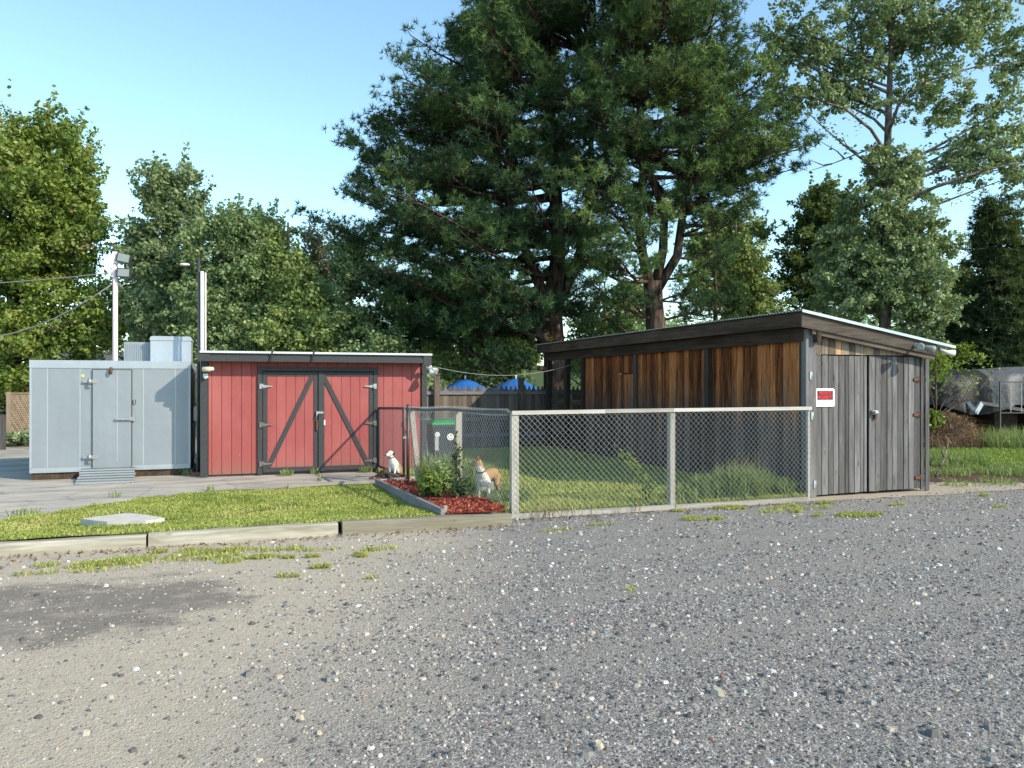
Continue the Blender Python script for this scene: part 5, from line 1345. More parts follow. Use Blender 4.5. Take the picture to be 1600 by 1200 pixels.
broadleaf('poplar_tree', 'very tall poplar with an airy upper crown and leafy lower trunk at right', at(1380,700,YP),
    [E(1400,40,YP,80,70,60,.36), E(1300,60,YP,78,66,42,.36), E(1480,60,YP,80,66,42,.36), E(1400,-90,YP,140,70,80,.42), E(1270,150,YP,58,40,24,.32), E(1335,130,YP,60,56,34,.34), E(1450,150,YP,66,56,36,.34), E(1550,200,YP,66,66,36,.34), E(1510,255,YP,50,34,26,.32), E(1590,270,YP,44,40,20,.32), E(1235,60,YP,44,54,26,.32), E(1590,100,YP,60,80,40,.34), E(1530,20,YP,64,50,34,.36), E(1210,120,YP,30,50,16,.3),
     E(1395,265,YP,50,40,52,.30), E(1385,350,YP,82,70,110,.36), E(1400,430,YP,84,60,110,.36), E(1340,470,YP,90,40,60,.36), E(1450,400,YP,48,56,46,.32), E(1450,480,YP,50,40,44,.32), E(1320,400,YP,50,50,40,.34)],
    74, .064, lf_poplar, bk_pop, .20, trunk_pts=ptk, trunk_top=14.0, limbs=64, rise=.50)
m_ = MB()
a = at(1372,228,YP); 
for path in (((1372,228),(1340,240),(1300,256),(1268,266)), ((1320,248),(1308,236),(1284,222)), ((1340,240),(1322,226),(1318,216)), ((1300,256),(1286,258),(1266,250))):
    m_.tube([tuple(at(x, y, YP)) for x, y in path], list(np.linspace(.03,.008,len(path))), 5)
obj('dead_branch', m_, bk_pop, bpy.data.objects['poplar_tree.001'])
def conifer(px, Y, top, half, label, n=150, low=640, mat=lf_spruce):
    b = at(px, 700, Y); b[2] = 0; T = [b, at(px, (top+620)/2, Y), at(px, top, Y)]; lim = []
    for i in range(n):
        q = ((i+.5)/n)**.75; py = top + 6 + (low-top-6)*q; r = half*(.06+.94*q**.85)*NR.uniform(.72,1.06)*Y/F; a = NR.uniform(0, 2*math.pi)
        z = max(.25, P(px, py, Y).z); s = stem_at(T, z); lim.append((s, s + rgt*math.cos(a)*r + fwd*math.sin(a)*r + np.array([0,0,-.12*r]), .8))
    return pine('conifer_tree', label, b, [(T, [.22,.14,.02])], lim, mat=mat, needles=12, group='conifers at the right edge', trad=.26, width=.022)
conifer(1562, 29, 308, 92, 'dark cone shaped conifer at the right edge behind the tarped pile', 330)
conifer(1690, 30, 330, 100, 'second dark conifer mostly outside the right edge of the frame', 150)
broadleaf('understory_tree', 'leafy bush against the right wall end of the board shed below the white lamp', at(1462,700,22.5),
    [E(1462,572,23.5,16,18,12,.24), E(1458,650,22.5,10,20,8,.2), E(1490,552,27.5,40,18,18,.3)], 44, .055, lf_shrub, bk_dark, .04, limbs=12)

broadleaf('understory_tree', 'light green bushy tree between the lower poplar crown and the dark conifer', at(1490,700,31),
    [E(1480,500,31,40,44,50,.45), E(1500,450,31,26,40,26,.42), E(1440,540,31,50,30,40,.45)], 80, .075, lf_poplar, bk_dark, .1, limbs=24)
broadleaf('grove_tree', 'broad mid green tree low behind the slender poplar and the cooler', at(215,700,38),
    [E(225,470,38,60,50,70,.55), E(280,500,38,50,44,60,.55), E(170,500,38,50,50,50,.55), E(320,470,38,40,56,60,.5)], 80, .095, lf_grove, bk_dark, .16, limbs=20)
broadleaf('grove_tree', 'wide tree with a flat dome top in the gap between grove and yellow green tree', at(400,700,37),
    [E(410,370,37,48,34,50,.5), E(430,450,36,60,60,90,.5), E(380,440,36,40,50,50,.5), E(490,480,36,50,50,60,.5)], 84, .085, lf_grove, bk_dark, .16, limbs=24)
# far woods closing the background: one mass
def woods():
    C, Rr = [], []
    for i in range(520):
        px = NR.uniform(-700, 2300); Y = NR.uniform(44, 72); 
        top = 490 + 28*math.sin(px*.013) + 18*math.sin(px*.041+1)
        py = top + abs(NR.normal(0, 60)); py = min(py, 600)
        C.append(at(px, py, Y)); Rr.append(NR.uniform(1.0, 2.1))
    C, Rr = np.array(C), np.array(Rr); per = 120; idx = np.repeat(np.arange(len(C)), per); n = len(idx); d = sphere_pts(n)
    pos = C[idx] + d*(NR.uniform(0,1,n)**.5*Rr[idx])[:,None]; pos[:,2] = np.maximum(pos[:,2], .1)
    V, Q = leaf_quads(pos, unit(d*.6+np.array([0,0,.4])+NR.normal(size=(n,3))*.5), .17*NR.uniform(.7,1.3,n))
    tint = np.clip(.4+NR.normal(0,.18,len(C))[idx]+NR.normal(0,.12,n), 0, 1)
    o = npobj('far_woods', V, Q, lf_grove, tint=tint, kind='stuff', org=(0,60,0))
    props(o, 'dense mass of distant green woods behind all the nearer trees', 'woods')
woods()

# ------------------------------------------------------------------ grass, weeds, shrubs
def blades(pts, h, w, mat, name, label, cat, tint0=None, lean=.45, tuft=None, kind='stuff', parent=None):
    n = len(pts); pts = np.asarray(pts, float)
    hh = h*NR.uniform(.5, 1.25, n); a = NR.uniform(0, 2*math.pi, n); ln = NR.normal(0, lean, (n,2))
    side = np.stack([np.cos(a), np.sin(a), np.zeros(n)], 1)*w*NR.uniform(.7,1.3,n)[:,None]
    mid = pts + np.stack([ln[:,0]*hh*.35, ln[:,1]*hh*.35, hh*.6], 1); tip = pts + np.stack([ln[:,0]*hh, ln[:,1]*hh, hh*np.clip(1-.4*np.abs(ln).sum(1),.35,1)], 1)
    V = np.stack([pts-side*.5, pts+side*.5, mid+side*.42, tip, mid-side*.42], 1).reshape(-1,3)
    o5 = np.arange(n)[:,None]*5; tri = np.concatenate([o5+[0,1,2], o5+[0,2,4], o5+[4,2,3]])
    tint = np.clip((tint0 if tint0 is not None else .4)+NR.normal(0,.17,n), 0, 1)
    o = npobj(name, V, tri, mat, parent, np.tile(tint,3), kind=kind, org=(float(pts[:,0].mean()), float(pts[:,1].mean()), 0))
    if label: props(o, label, cat)
    return o
def vnoise(x, y, s=1.0, k=0): return .5+.25*(np.sin(x*2.1*s+1.3*np.sin(y*1.7*s+k)+k)+np.sin(y*2.6*s+1.1*np.sin(x*1.9*s+k*2)+2*k))
n = 120000
u = NR.uniform(-5.4, 3.7, n); v = NR.uniform(9.60, 13.6, n)
ev = np.interp(u, [e.x for e in EDGE], [e.y for e in EDGE]) + .10*np.sin(u*9)+.06*np.sin(u*23)
pk = pl0.x + (v-pl0.y)/(pl1.y-pl0.y)*(pl1.x-pl0.x)
sc_ = np.array([(q.x, q.y-.05) for q in [G(195,825)]])[0]
slab = ((u-sc_[0])/.62)**2 + ((v-sc_[1])/.26)**2 < 1
keep = (v < ev) & (u < pk-.03) & ~slab
u, v = u[keep], v[keep]; tt = .22+.50*vnoise(u, v, 1.1)+.35*(vnoise(u, v, 4, 2)-.5)
thin = NR.uniform(0,1,len(u)) < np.clip(-.1+1.5*vnoise(u,v,1.6,4)+.5*vnoise(u,v,5,1), .12, 1)
u, v, tt = u[thin], v[thin], tt[thin]
zz = .10*(1-np.clip((v-9.6)/1.6,0,1))+.03
blades(np.stack([u,v,zz],1), .042, .012, lf_grass, 'lawn_grass', 'short bright green grass of the front lawn', 'grass', tt)
# yard grass
n = 70000
u = NR.uniform(2.6, 8.4, n); v = 10.0 + NR.uniform(0,1,n)**1.5*10.5
fl = pE.x + (v-pE.y)/(VA-pE.y)*(uA-pE.x)
keep = (u > fl+.03); u, v = u[keep], v[keep]
tt = .35+.3*vnoise(u,v,.9,1)
blades(np.stack([u,v,np.full(len(u),.02)],1), .085, .013, lf_grass, 'yard_grass', 'grass inside the fenced yard', 'grass', tt)
# tall grass around the dog, along the side fence and behind the right panel
def patch(cx, cy, rx, ry, n): 
    r = np.sqrt(NR.uniform(0,1,n)); a = NR.uniform(0,2*math.pi,n); return np.stack([cx+rx*r*np.cos(a), cy+ry*r*np.sin(a), np.full(n,.02)],1)
dq = P(768, 790, 11.75)
blades(np.concatenate([patch(dq.x+.22, dq.y+.05, .42, .42, 1500), patch(dq.x-.3, dq.y+.35, .3, .5, 700)]), .20, .010, lf_weed, 'tall_grass', 'longer tufted grass round the standing dog', 'grass', .5, .35)
q = [along(x)[0] for x in (668, 680, 694, 706)]
blades(np.concatenate([patch(c.x+.18, c.y+.1, .28, .35, 420) for c in q]), .60, .014, lf_weed, 'tall_grass', 'feathery tall weeds behind the side fence under the bin', 'grass', .55, .32)
q = [(PV(x, 780, VA+.5).x, s) for x, s in ((1085,.25),(1110,.45),(1140,.6),(1165,.62),(1190,.45),(1215,.3),(1238,.25),(1060,.16))]
for_w = [patch(x, VA+.50+NR.uniform(-.1,.2), .26, .3, int(900*s+120)) for x, s in q]
hw = np.concatenate([np.full(len(a_), .14+.62*s) for a_, (x, s) in zip(for_w, q)])
blades(np.concatenate(for_w), hw, .017, lf_weed, 'tall_grass', 'clump of tall seeding grass behind the right fence panel', 'grass', .52, .34)
# yellow seed heads
q2 = PV(1158, 745, VA+.6)
blades(patch(q2.x, q2.y, .4, .2, 110), .70, .007, lf_dry, 'seed_grass', 'straw coloured seed stalks standing in the tall grass clump', 'grass', .85, .22)
# tufts in front of the timbers and the shed
tl = []
for px, py, rx, ry, n in ((250,872,.7,.2,700),(330,864,.6,.16,520),(300,876,1.1,.25,300),(120,888,.8,.2,200),(430,866,.7,.2,260),(600,862,.5,.15,120),(1200,800,1.0,.2,320),(900,825,.8,.1,120),(150,882,.42,.10,420),(390,875,.28,.09,420),(470,872,.16,.05,150),(575,868,.12,.05,170),(498,888,.12,.04,160),(450,902,.08,.03,90),(20,860,.35,.08,350),(1090,812,.32,.12,420),(1060,800,.16,.08,120),(1150,795,.35,.1,380),(1310,806,.5,.10,560),(1375,806,.36,.07,380),(1230,792,.25,.09,200),(1290,787,.26,.05,260),(1565,792,.16,.05,70),(1240,802,.2,.06,90),(985,922,.03,.02,16),(280,862,.3,.05,200),(580,905,.05,.02,20),(1400,790,.2,.05,90),(1550,775,.2,.07,80)):
    c = G(px, py); k = max(2, int(n/60))
    for _ in range(k):
        o_ = patch(c.x, c.y, rx, ry*1.25, 1)[0]; pp = patch(o_[0], o_[1], rx*NR.uniform(.08,.34)+.03, ry*NR.uniform(.15,.5)+.02, int(n/k)); pp[:,2] = 0; tl.append(pp)
tl = np.concatenate(tl); kp = tl[:,1] < VT-.01; kp |= tl[:,0] > b3+.05; tl = tl[kp]
blades(tl, .06, .010, lf_grass, 'gravel_weeds', 'low grass tufts growing through the gravel before the timbers and fence', 'grass', NR.choice([.3,.45,.6,.9], len(tl)), .8)
# weeds along the asphalt edge and by the red shed doors
tl = [patch(G(x,y).x, G(x,y).y, r, .07, n) for x,y,r,n in ((448,744,.14,90),(492,741,.10,60),(570,739,.15,80),(195,738,.12,60),(293,743,.10,60),(180,778,.1,20),(330,768,.08,30),(40,808,.2,60),(500,753,.05,20))]
blades(np.concatenate(tl), .14, .012, lf_birch, 'edge_weeds', 'yellowing weeds sprouting at the red shed doors and asphalt cracks', 'weeds', .6, .5)
# dry twiggy weeds at the fence foot
tl = [patch(PV(x,808,VA-.1).x, VA-.13, .15, .05, n) for x,n in ((850,14),(862,12),(895,9),(925,5),(992,9),(960,5),(830,7))]
blades(np.concatenate(tl), .22, .006, lf_dry, 'dry_weeds', 'reddish brown dry weeds at the foot of the front fence', 'weeds', .35, .5)
# leaf litter along timbers
def chips(poly_pts, n, size, mat, name, label, cat, tint=.5, z=.06, spread=.2, heap=0):
    pp = np.asarray(poly_pts); k = NR.integers(len(pp), size=n); pos = pp[k]; 
    d = unit(NR.normal(size=(n,3))*np.array([.35,.35,1])); d[:,2] = np.abs(d[:,2])
    V, Q = leaf_quads(pos, d, size*NR.uniform(.5,1.5,n), .26)
    o = npobj(name, V, Q, mat, tint=np.clip(tint+NR.normal(0,.22,n),0,1), kind='stuff', org=tuple(pos.mean(0)*np.array([1,1,0]))); props(o, label, cat); return o
u = NR.uniform(-3.2, 3.3, 900); chp = np.stack([u, VT-.03-np.abs(NR.normal(0,.16,900)), np.full(900,.012)],1)
chips(chp, 900, .022, lf_dry, 'leaf_litter', 'brown leaf litter and chips along the foot of the timbers', 'litter', .3)
u = NR.uniform(uA, uC, 500); chp = np.stack([u, VA-.12-np.abs(NR.normal(0,.10,500)), np.full(500,.012)],1)
chips(chp, 500, .022, lf_dry, 'leaf_litter', 'reddish dry litter along the foot of the front chain link fence', 'litter', .2)
# mulch chips inside the bed
n = 26000; u = NR.uniform(.8, 3.6, n); v = NR.uniform(9.55, 14.2, n)
pk = pl0.x + (v-pl0.y)/(pl1.y-pl0.y)*(pl1.x-pl0.x); fl = pE.x + (v-pE.y)/(VA-pE.y)*(uA-pE.x)
hm = np.where(u < pk+.06, 0, 1)*np.where(u > np.minimum(fl-.02, b3-.03), 0, 1)*np.where((v < 9.6), 0, 1); kp = hm > 0
u, v = u[kp], v[kp]; zc = .152-.105*np.clip((v-9.6)/4.2,0,1)+.06*np.exp(-((u-3.0)**2/.25+(v-10.3)**2/.2))+.02*vnoise(u,v,4)+NR.uniform(-.008,.02,len(u))
allm = np.stack([u,v,zc],1)
sp_ = NR.choice(len(allm), 260); spill = allm[sp_]+NR.normal(0,.16,(260,3))*np.array([1,1,0]); spill[:,2] = np.where(spill[:,1] < VT, .012, np.maximum(spill[:,2], .15))
allm = np.concatenate([allm, spill])
chips(allm, len(allm), .030, lf_mulch, 'mulch_chips', 'red dyed bark mulch filling the small bed beside the fence', 'mulch', .5)

def shrub(name, label, cx, cy, r, h, nst, per, leaf, mat, z0=.06, aspect=.42, up=.6):
    t = thing(name, label, 'shrub', (cx, cy, z0), 'shrubs in the mulch bed')
    mb = MB(); pos, nr_ = [], []
    for i in range(nst):
        a = NR.uniform(0, 2*math.pi); q = NR.uniform(.2, 1); hh = h*NR.uniform(.6, 1.05)
        p0 = np.array([cx+.04*math.cos(a), cy+.04*math.sin(a), z0]); p2 = np.array([cx+r*q*math.cos(a), cy+r*q*math.sin(a), z0+hh*(1-.25*q)]); p1 = (p0+p2)/2+np.array([0,0,.1*h])
        mb.tube([tuple(p0), tuple(p1), tuple(p2)], [.006,.004,.002], 4, cap=False)
        for k in range(per):
            s = NR.uniform(.25, 1.03); c = p0*(1-s)**2+2*p1*s*(1-s)+p2*s*s + NR.normal(0, .035, 3); pos.append(c); nr_.append([math.cos(a)*.5, math.sin(a)*.5, up])
    pos = np.array(pos); n = len(pos); nr_ = unit(np.array(nr_)+NR.normal(0,.5,(n,3)))
    obj('stems', mb, bk_dark, t, org=(cx,cy,z0))
    V, Q = leaf_quads(pos, nr_, leaf*NR.uniform(.6,1.3,n), aspect)
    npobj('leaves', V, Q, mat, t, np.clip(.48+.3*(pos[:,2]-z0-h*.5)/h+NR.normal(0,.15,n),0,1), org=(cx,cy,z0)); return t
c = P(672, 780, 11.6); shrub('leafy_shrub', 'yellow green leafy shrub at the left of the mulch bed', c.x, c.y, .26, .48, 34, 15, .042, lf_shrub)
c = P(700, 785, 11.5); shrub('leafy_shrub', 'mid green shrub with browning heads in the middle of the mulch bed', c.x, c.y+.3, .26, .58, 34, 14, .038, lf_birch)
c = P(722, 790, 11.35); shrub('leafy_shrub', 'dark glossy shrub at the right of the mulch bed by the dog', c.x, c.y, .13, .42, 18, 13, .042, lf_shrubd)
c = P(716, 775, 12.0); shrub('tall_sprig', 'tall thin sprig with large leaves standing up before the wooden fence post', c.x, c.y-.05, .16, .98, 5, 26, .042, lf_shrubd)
c = PV(985, 800, VA+.5); shrub('leaning_weed', 'bright leafy weed leaning left inside the left fence panel', c.x+.25, VA+.5, .12, .5, 6, 16, .035, lf_shrub, .02)
t = bpy.data.objects['leaning_weed']; t['group'] = ''; del t['group']; t['category'] = 'weed'
m_ = MB(); c0 = PV(1020, 765, VA+.6); c1 = PV(968, 706, VA+.6)
lv = []
P0, P2 = np.array(c0), np.array(c1); P1 = (P0+P2)/2+np.array([-.02,0,.1]); path = [tuple(P0*(1-s)**2+2*P1*s*(1-s)+P2*s*s) for s in np.linspace(0,1,8)]
m_.tube(path, list(np.linspace(.008,.003,8)), 4); obj('stem', m_, bk_dark, t)
n = 190; s = NR.uniform(.05,1,n)[:,None]; pos = P0*(1-s)**2+2*P1*s*(1-s)+P2*s*s+NR.normal(0,.05,(n,3)); V, Q = leaf_quads(pos, unit(NR.normal(0,.5,(n,3))+np.array([0,-.3,.7])), .034*NR.uniform(.6,1.3,n), .4)
npobj('leaves', V, Q, lf_shrub, t, np.clip(.6+NR.normal(0,.15,n),0,1))
# left planting by the lattice
c = P(30, 668, 23.0); shrub('low_shrub', 'low blue green shrub in front of the lattice at far left', c.x, c.y, .7, .5, 40, 12, .07, lf_poplar, .01); bpy.data.objects['low_shrub']['group'] = 'planting at the left edge'
# dirt clod heap by the gate
c = P(604, 752, 14.9)
def heap(name, label, cx, cy, rx, ry, h, mat, nz=3.0, cat='heap'):
    V, Fs = [], []; nr, na = 9, 26
    for i in range(nr+1):
        q = i/nr
        for j in range(na):
            a = 2*math.pi*j/na; x, y = math.cos(a)*q, math.sin(a)*q
            z = h*(1-q**1.6)*(1+.35*math.sin(x*5*nz/3+1)+.3*math.sin(y*7*nz/3+x*4))+NR.normal(0,.06*h)*(q<1)
            V.append((cx+x*rx, cy+y*ry, max(z,0)+.004 if q < 1 else .0))
    for i in range(nr):
        for j in range(na): Fs.append((i*na+j, (i+1)*na+j, (i+1)*na+(j+1)%na, i*na+(j+1)%na))
    m_ = MB(); m_.add(V, Fs, True); return obj(name, m_, mat, label=label, cat=cat)
heap('dirt_heap', 'small heap of brown dirt dug out beneath the chain link gate', c.x-.05, c.y, .30, .22, .12, dirt_m)
m_ = MB(); a = P(604, 738, 14.75); b = P(632, 749, 14.5); m_.beam((a.x, a.y, .13), (b.x, b.y, .05), .06, .035); obj('loose_stick', m_, grey_x, label='grey stick lying across the dirt heap under the gate', cat='stick')
# brush heap, right
c = P(1500, 690, 22.0)
heap('brush_heap', 'brown heap of brush and dead pine needles behind the board shed', c.x+.2, c.y+.6, 1.75, 1.2, .62, dirt_m, cat='brush pile')
bh = bpy.data.objects['brush_heap']
n = 3200; a = NR.uniform(0,2*math.pi,n); q = np.sqrt(NR.uniform(0,1,n)); x, y = q*np.cos(a), q*np.sin(a)
pp = np.stack([c.x+.2+x*1.75, c.y+.6+y*1.2, .62*(1-q**1.6)*(1+.3*np.sin(x*5+1))+.01],1)
blades(pp, .24, .016, lf_dry, 'brush_twigs', None, None, .42, 1.1, kind=None, parent=bh)
c2 = P(1620, 680, 22)
blades(patch(c2.x, c2.y, 1.9, 1.0, 2600)*np.array([1,1,0]), .62, .016, lf_weed, 'tall_grass', 'tall pale grass in front of the wire panel at the right edge', 'grass', .55, .35)
gx = np.concatenate([patch(P(1530,718,19).x+.6, P(1530,718,19).y, 2.6, 2.0, 9000), patch(P(1620,725,18).x+.6, P(1620,725,18).y, 2.6, 2.4, 9000)]); gx[:,2] = .013
gx = gx[gx[:,0] > URr+.35]
blades(gx, .13, .014, lf_grassd, 'verge_grass', 'green grass on the bank right of the board shed', 'grass', .5, .5)
c3 = P(1475, 715, 18); blades(patch(c3.x, c3.y, .8, .9, 1400), .28, .013, lf_weed, 'tall_grass', 'straggling weeds at the right wall of the board shed', 'weeds', .5, .5)
gx = np.concatenate([patch(G(x,y).x, G(x,y).y, r, r*.8, n_) for x,y,r,n_ in ((1480,742,.5,260),(1530,738,.7,500),(1590,742,.6,420),(1560,756,.4,120),(1500,760,.3,60),(1620,735,.9,900),(1490,728,.5,400))]); gx[:,2] = .01
blades(gx, .16, .012, lf_weed, 'dirt_weeds', 'sparse weeds on the bare brown dirt at the right edge', 'weeds', .55, .6)
chips(gx + NR.normal(0,.3,gx.shape)*np.array([1,1,0]), 900, .03, lf_dry, 'leaf_litter', 'dead leaves strewn over the dirt right of the board shed', 'litter', .4)
m_ = MB(); a, b = P(1462, 745, 14.6), P(1482, 690, 15.4); m_.tube([tuple(a), tuple((a+b)/2+Vector((.05,0,0))), tuple(b)], [.02,.016,.01], 6); m_.tube([tuple((a+b)/2+Vector((.05,0,0))), tuple(P(1466,690,15.0))], [.014,.008], 5)
obj('leaning_branch', m_, bk_pop, label='grey forked branch leaning beside the right corner of the board shed', cat='branch')
# fallen board behind the shrubs by the side fence
m_ = MB(); c = P(742, 758, 12.6); m_.box((c.x-.42, c.y, .02), (c.x+.32, c.y+.05, .30)); obj('leaning_board', m_, pale_x, label='tan board standing on edge in the yard behind the dog', cat='board')

# ------------------------------------------------------------------ loose stones on the drive
def stones(n, ymin, ymax, smean, name, label, sand=True, seed=3, smax=.05, tintlo=0, fade=(0,1)):
    Y = np.sqrt(NR.uniform(ymin**2, ymax**2, n)); X = NR.uniform(-.80, .80, n)*Y
    u = X*CA + Y*SA; v = -X*SA + Y*CA
    s = u - .42*(v-5.0) + 1.8*(vnoise(u,v,.5)-.5)
    dens = np.clip((s+1.0)/2.0, .26, 1)
    rw = v - .10*u
    for c_ in RUTS: dens = dens*(1-.45*np.exp(-((rw-c_)/.28)**2))
    band = np.clip((Y-fade[0])/(fade[1]-fade[0]), 0, 1)
    keep = (NR.uniform(0,1,n) < dens*band) & (v < VT-.03 + np.where(u > b3, .5, 0) + np.where(u > URr+.1, 6, 0))
    u, v = u[keep], v[keep]; n = len(u)
    r = np.clip(smean*np.exp(NR.normal(0,.5,n)), .003, smax)
    k = 6; ang = NR.uniform(0,2*math.pi,n)[:,None] + np.arange(k)*2*math.pi/k
    e = NR.uniform(.6,1.0,n)[:,None]; rot = NR.uniform(0,math.pi,n)[:,None]
    jit = NR.uniform(.78,1.2,(n,k)); rx = np.cos(ang)*jit; ry = np.sin(ang)*jit*e
    bx_, by_ = rx*np.cos(rot)-ry*np.sin(rot), rx*np.sin(rot)+ry*np.cos(rot)
    rr = r[:,None]; hgt = (r*NR.uniform(.35,.75,n))[:,None]
    base = np.stack([u[:,None]+bx_*rr, v[:,None]+by_*rr, np.full((n,k),-.002)], 2)
    jz = NR.uniform(.75,1.1,(n,k))
    top = np.stack([u[:,None]+bx_*rr*.62, v[:,None]+by_*rr*.62, hgt*jz], 2)
    V = np.concatenate([base, top], 1).reshape(-1,3); o = np.arange(n)[:,None]*2*k
    sides = np.stack([np.stack([o[:,0]+i, o[:,0]+(i+1)%k, o[:,0]+k+(i+1)%k, o[:,0]+k+i],1) for i in range(k)],1).reshape(-1,4)
    caps = np.concatenate([np.stack([o[:,0]+k, o[:,0]+k+1, o[:,0]+k+2, o[:,0]+k+3],1), np.stack([o[:,0]+k+3, o[:,0]+k+4, o[:,0]+k+5, o[:,0]+k],1)])
    t = np.clip(NR.beta(1.5,1.6,n)+np.where(NR.uniform(0,1,n)<.06,.38,0)+tintlo,0,.98); t[NR.uniform(0,1,n)<.004] = 1
    ob = npobj(name, V, np.concatenate([sides, caps]), stone, tint=np.concatenate([np.repeat(t,k), t, t]), kind='stuff'); props(ob, label, 'gravel'); return ob
stones(76000, 3.2, 9.0, .0072, 'gravel', 'small loose stones of the near drive', fade=(9.0, 5.8))
stones(44000, 5.2, 15.5, .0098, 'gravel', 'small loose stones of the far drive', fade=(5.2, 8.6), smax=.03)
stones(30000, 3.2, 7.5, .0045, 'grit', 'fine grit lying on the packed dirt and drive', fade=(7.5, 5.0), smax=.012)
stones(1100, 3.2, 11.0, .016, 'pebbles', 'larger pale pebbles scattered over the drive', smax=.032, tintlo=.18)
# ------------------------------------------------------------------ dogs
def blend(mb, voxel, smooth=6):
    """one continuous skin over the overlapping body masses"""
    me = mb.mesh('t', (0,0,0)); o = bpy.data.objects.new('t', me); COL.objects.link(o)
    r_ = o.modifiers.new('r', 'REMESH'); r_.mode = 'VOXEL'; r_.voxel_size = voxel; r_.use_smooth_shade = True
    s_ = o.modifiers.new('s', 'SMOOTH'); s_.factor = .5; s_.iterations = smooth
    bpy.context.view_layer.update()
    out = bpy.data.meshes.new_from_object(o.evaluated_get(bpy.context.evaluated_depsgraph_get()))
    bpy.data.objects.remove(o)
    out.polygons.foreach_set('use_smooth', [True]*len(out.polygons)); return out
def fur(name, back, belly, build):
    k = N(name); co = k.coord(); f = k.noise(k.coord((38,38,22)), 1, 5, .7)
    w = build(k, co)
    w = k.ramp(k.math('ADD', w, k.math('MULTIPLY', k.math('SUBTRACT', f, .5), .25)), [(.42,0),(.58,1)])
    col = k.mix(w, k.mix(f, tuple(c*.65 for c in back), back), k.mix(f, tuple(c*.8 for c in belly), belly))
    return k.bsdf(col, .9, 0, k.bump(f, .9, .012), .1)
nose_m = plain('dog nose', (.015,.013,.013), .35)
def seg(mb, pts, rs, n=10): mb.tube(pts, rs, n)
# standing dog: looks to its right (picture left), chest to the viewer; local -Y is forward
mb = MB()
seg(mb, [(.02,.40,.40),(0,.22,.405),(0,.02,.385),(0,-.12,.375),(0,-.19,.39)], [.074,.084,.096,.102,.080], 14)     # trunk
mb.ball((0,-.10,.345), (.082,.11,.105)); mb.ball((.01,.36,.38), (.082,.10,.105))
seg(mb, [(0,-.14,.42),(-.01,-.20,.50),(-.03,-.225,.565)], [.088,.074,.064], 12)                                     # neck
mb.ball((-.045,-.23,.60), (.075,.068,.064))                                                                       # skull
seg(mb, [(-.08,-.238,.595),(-.135,-.25,.583),(-.17,-.256,.578)], [.046,.034,.025], 10)                               # muzzle
for s, dy in ((-1,-.02),(1,.02)):                                                                                 # forelegs
    seg(mb, [(s*.07,-.10+dy,.34),(s*.078,-.085+dy,.22),(s*.076,-.10+dy,.12),(s*.076,-.10+dy,.03)], [.052,.034,.024,.022], 10); mb.ball((s*.076,-.12+dy,.02), (.028,.04,.02))
for s, dy in ((-1,.0),(1,-.03)):                                                                                  # hind legs: knee forward, hock back
    seg(mb, [(s*.07,.36+dy,.38),(s*.085,.31+dy,.25),(s*.08,.42+dy,.14),(s*.08,.40+dy,.03)], [.082,.05,.025,.021], 10); mb.ball((s*.08,.38+dy,.02), (.027,.04,.02))
body = blend(mb, .011)
fm = fur('tan fur with white chest and legs', (.44,.27,.13), (.72,.69,.63),
    lambda k, co: k.math('ADD', k.math('MULTIPLY', k.math('SUBTRACT', -.02, k.sep(co, 1)), 3.2), k.math('ADD', k.math('MULTIPLY', k.math('SUBTRACT', .40, k.sep(co, 2)), 3.4), .22)))
c = P(759, 789.5, 11.75)
dog = thing('dog', 'tan dog with white chest standing by the fence post, head turned up to the left', 'dog', (c.x, c.y, .02), rz=-R(20)-A)
def attach(name, me, m, parent):
    setmat(me, m); o = bpy.data.objects.new(name, me); COL.objects.link(o); o.parent = parent; return o
DB = attach('body', body, fm, dog)
tan = plain('tan fur ear', (.34,.13,.045), .9, 0, .3, 40); dark_ear = plain('dark brown ear fur', (.09,.045,.025), .9, 0, .3, 40)
for s, m in ((-1, tan), (1, dark_ear)):
    mb = MB(); y = -.23 + s*.045; x = -.028+.0*s
    mb.add([(x-.028,y-.012*s,.648),(x+.03,y-.02*s,.64),(x+.005,y+.012*s,.718),(x+.012,y+.022*s,.65)], [(0,1,2),(1,3,2),(3,0,2),(0,3,1)], True); lobj('ear', mb, m, dog)
mb = MB(); mb.ball((-.195,-.262,.588), (.016,.017,.014), 8, 6); lobj('nose', mb, nose_m, dog)
for y in (-.205, -.272):
    mb = MB(); mb.ball((-.098, y-.006 if y < -.24 else y+.006, .618), .0105, 8, 6); lobj('eye', mb, nose_m, dog)
mb = MB(); mb.tube([(-.012+.076*math.cos(a), -.195+.074*math.sin(a), .487+.028*math.sin(a)) for a in np.linspace(0, 2*math.pi, 18)], .010, 6); lobj('collar', mb, black, dog)
mb = MB(); mb.tube([(.03,.42,.42),(.06,.50,.36),(.09,.53,.26)], [.028,.022,.010], 8); lobj('tail', mb, fm, dog)
mb = MB(); mb.tube([(-.10,-.285,.565),(-.15,-.28,.562),(-.175,-.272,.565)], .004, 4); lobj('mouth', mb, nose_m, dog)

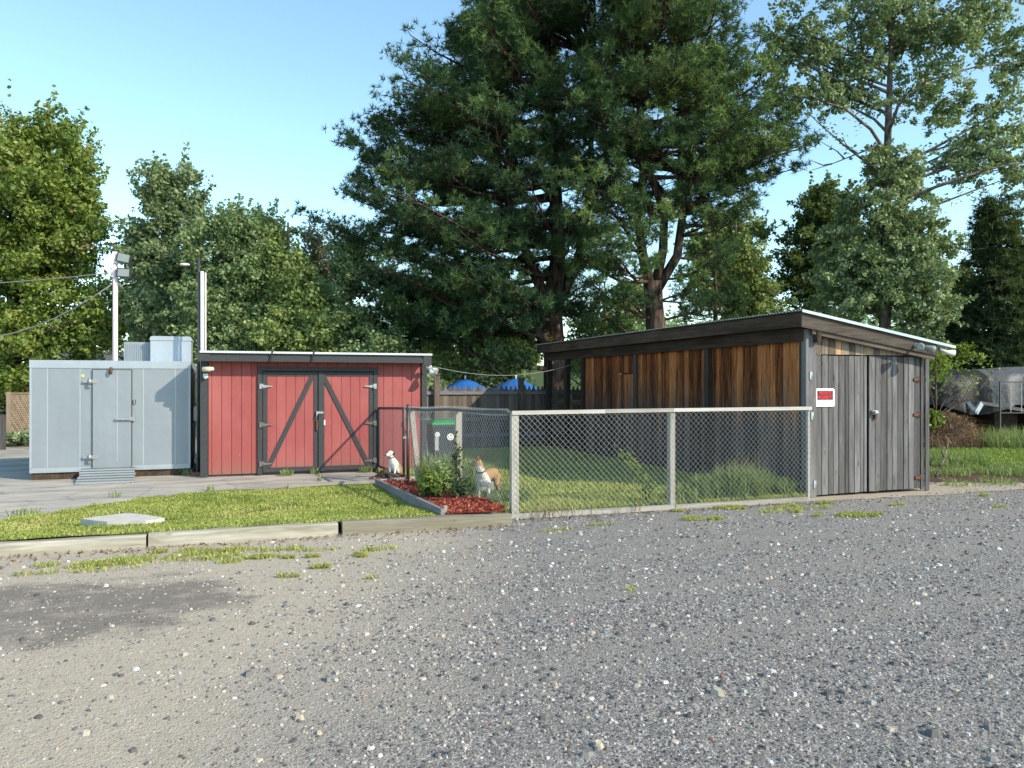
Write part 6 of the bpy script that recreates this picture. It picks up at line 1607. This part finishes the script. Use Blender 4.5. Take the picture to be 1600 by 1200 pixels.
# sitting dog: white with brown ears, facing the viewer and a little left
mb = MB()
seg(mb, [(0,.16,.12),(0,.09,.20),(0,.0,.29),(0,-.06,.36)], [.115,.12,.105,.078], 14)
seg(mb, [(0,-.05,.35),(-.01,-.08,.42),(-.012,-.09,.455)], [.075,.062,.056], 12)
mb.ball((-.015,-.10,.50), (.073,.075,.066)); seg(mb, [(-.028,-.15,.49),(-.05,-.20,.475),(-.056,-.215,.472)], [.045,.036,.028], 10)
for s in (-1, 1):
    seg(mb, [(s*.055,-.03,.30),(s*.06,-.05,.16),(s*.06,-.06,.03)], [.044,.028,.022], 10); mb.ball((s*.06,-.08,.02), (.028,.042,.02))
    mb.ball((s*.10,.10,.12), (.06,.12,.10)); mb.ball((s*.115,-.0,.022), (.032,.06,.022))
body2 = blend(mb, .011)
fm2 = fur('white fur with tan back', (.50,.30,.14), (.84,.82,.77), lambda k, co: k.math('ADD', k.math('MULTIPLY', k.math('SUBTRACT', .10, k.sep(co, 1)), 4.0), k.math('ADD', .3, k.math('MULTIPLY', k.math('SUBTRACT', k.sep(co, 2), .35), .6))))
c = P(615, 748, 14.95)
dog2 = thing('dog', 'white dog with brown ears sitting behind the chain link gate', 'dog', (c.x, c.y, .02), rz=-R(22)-A)
attach('body', body2, fm2, dog2)
for s, m in ((-1, dark_ear), (1, dark_ear)):
    mb = MB(); x = -.015+s*.062
    mb.ball((x+s*.012, -.095, .503), (.016,.032,.046), 8, 6, Matrix.Rotation(s*.45, 3, 'Y')); lobj('ear', mb, m, dog2)
mb = MB(); mb.ball((-.060,-.242,.480), (.017,.014,.013), 8, 6); lobj('nose', mb, nose_m, dog2)
for s in (-1, 1):
    mb = MB(); mb.ball((-.026+s*.030,-.163,.522), .0105, 8, 6); lobj('eye', mb, nose_m, dog2)
mb = MB(); mb.tube([(-.012+.066*math.cos(a), -.085+.062*math.sin(a), .432+.018*math.sin(a)) for a in np.linspace(0, 2*math.pi, 18)], .009, 6); lobj('collar', mb, plain('dark red collar', (.10,.02,.02)), dog2)
mb = MB(); mb.tube([(0,.24,.08),(.08,.30,.04),(.16,.28,.03)], [.026,.02,.01], 8); lobj('tail', mb, fm2, dog2)

dog.scale = (.88, .86, 1.0); dog2.scale = (.88, .88, .90)
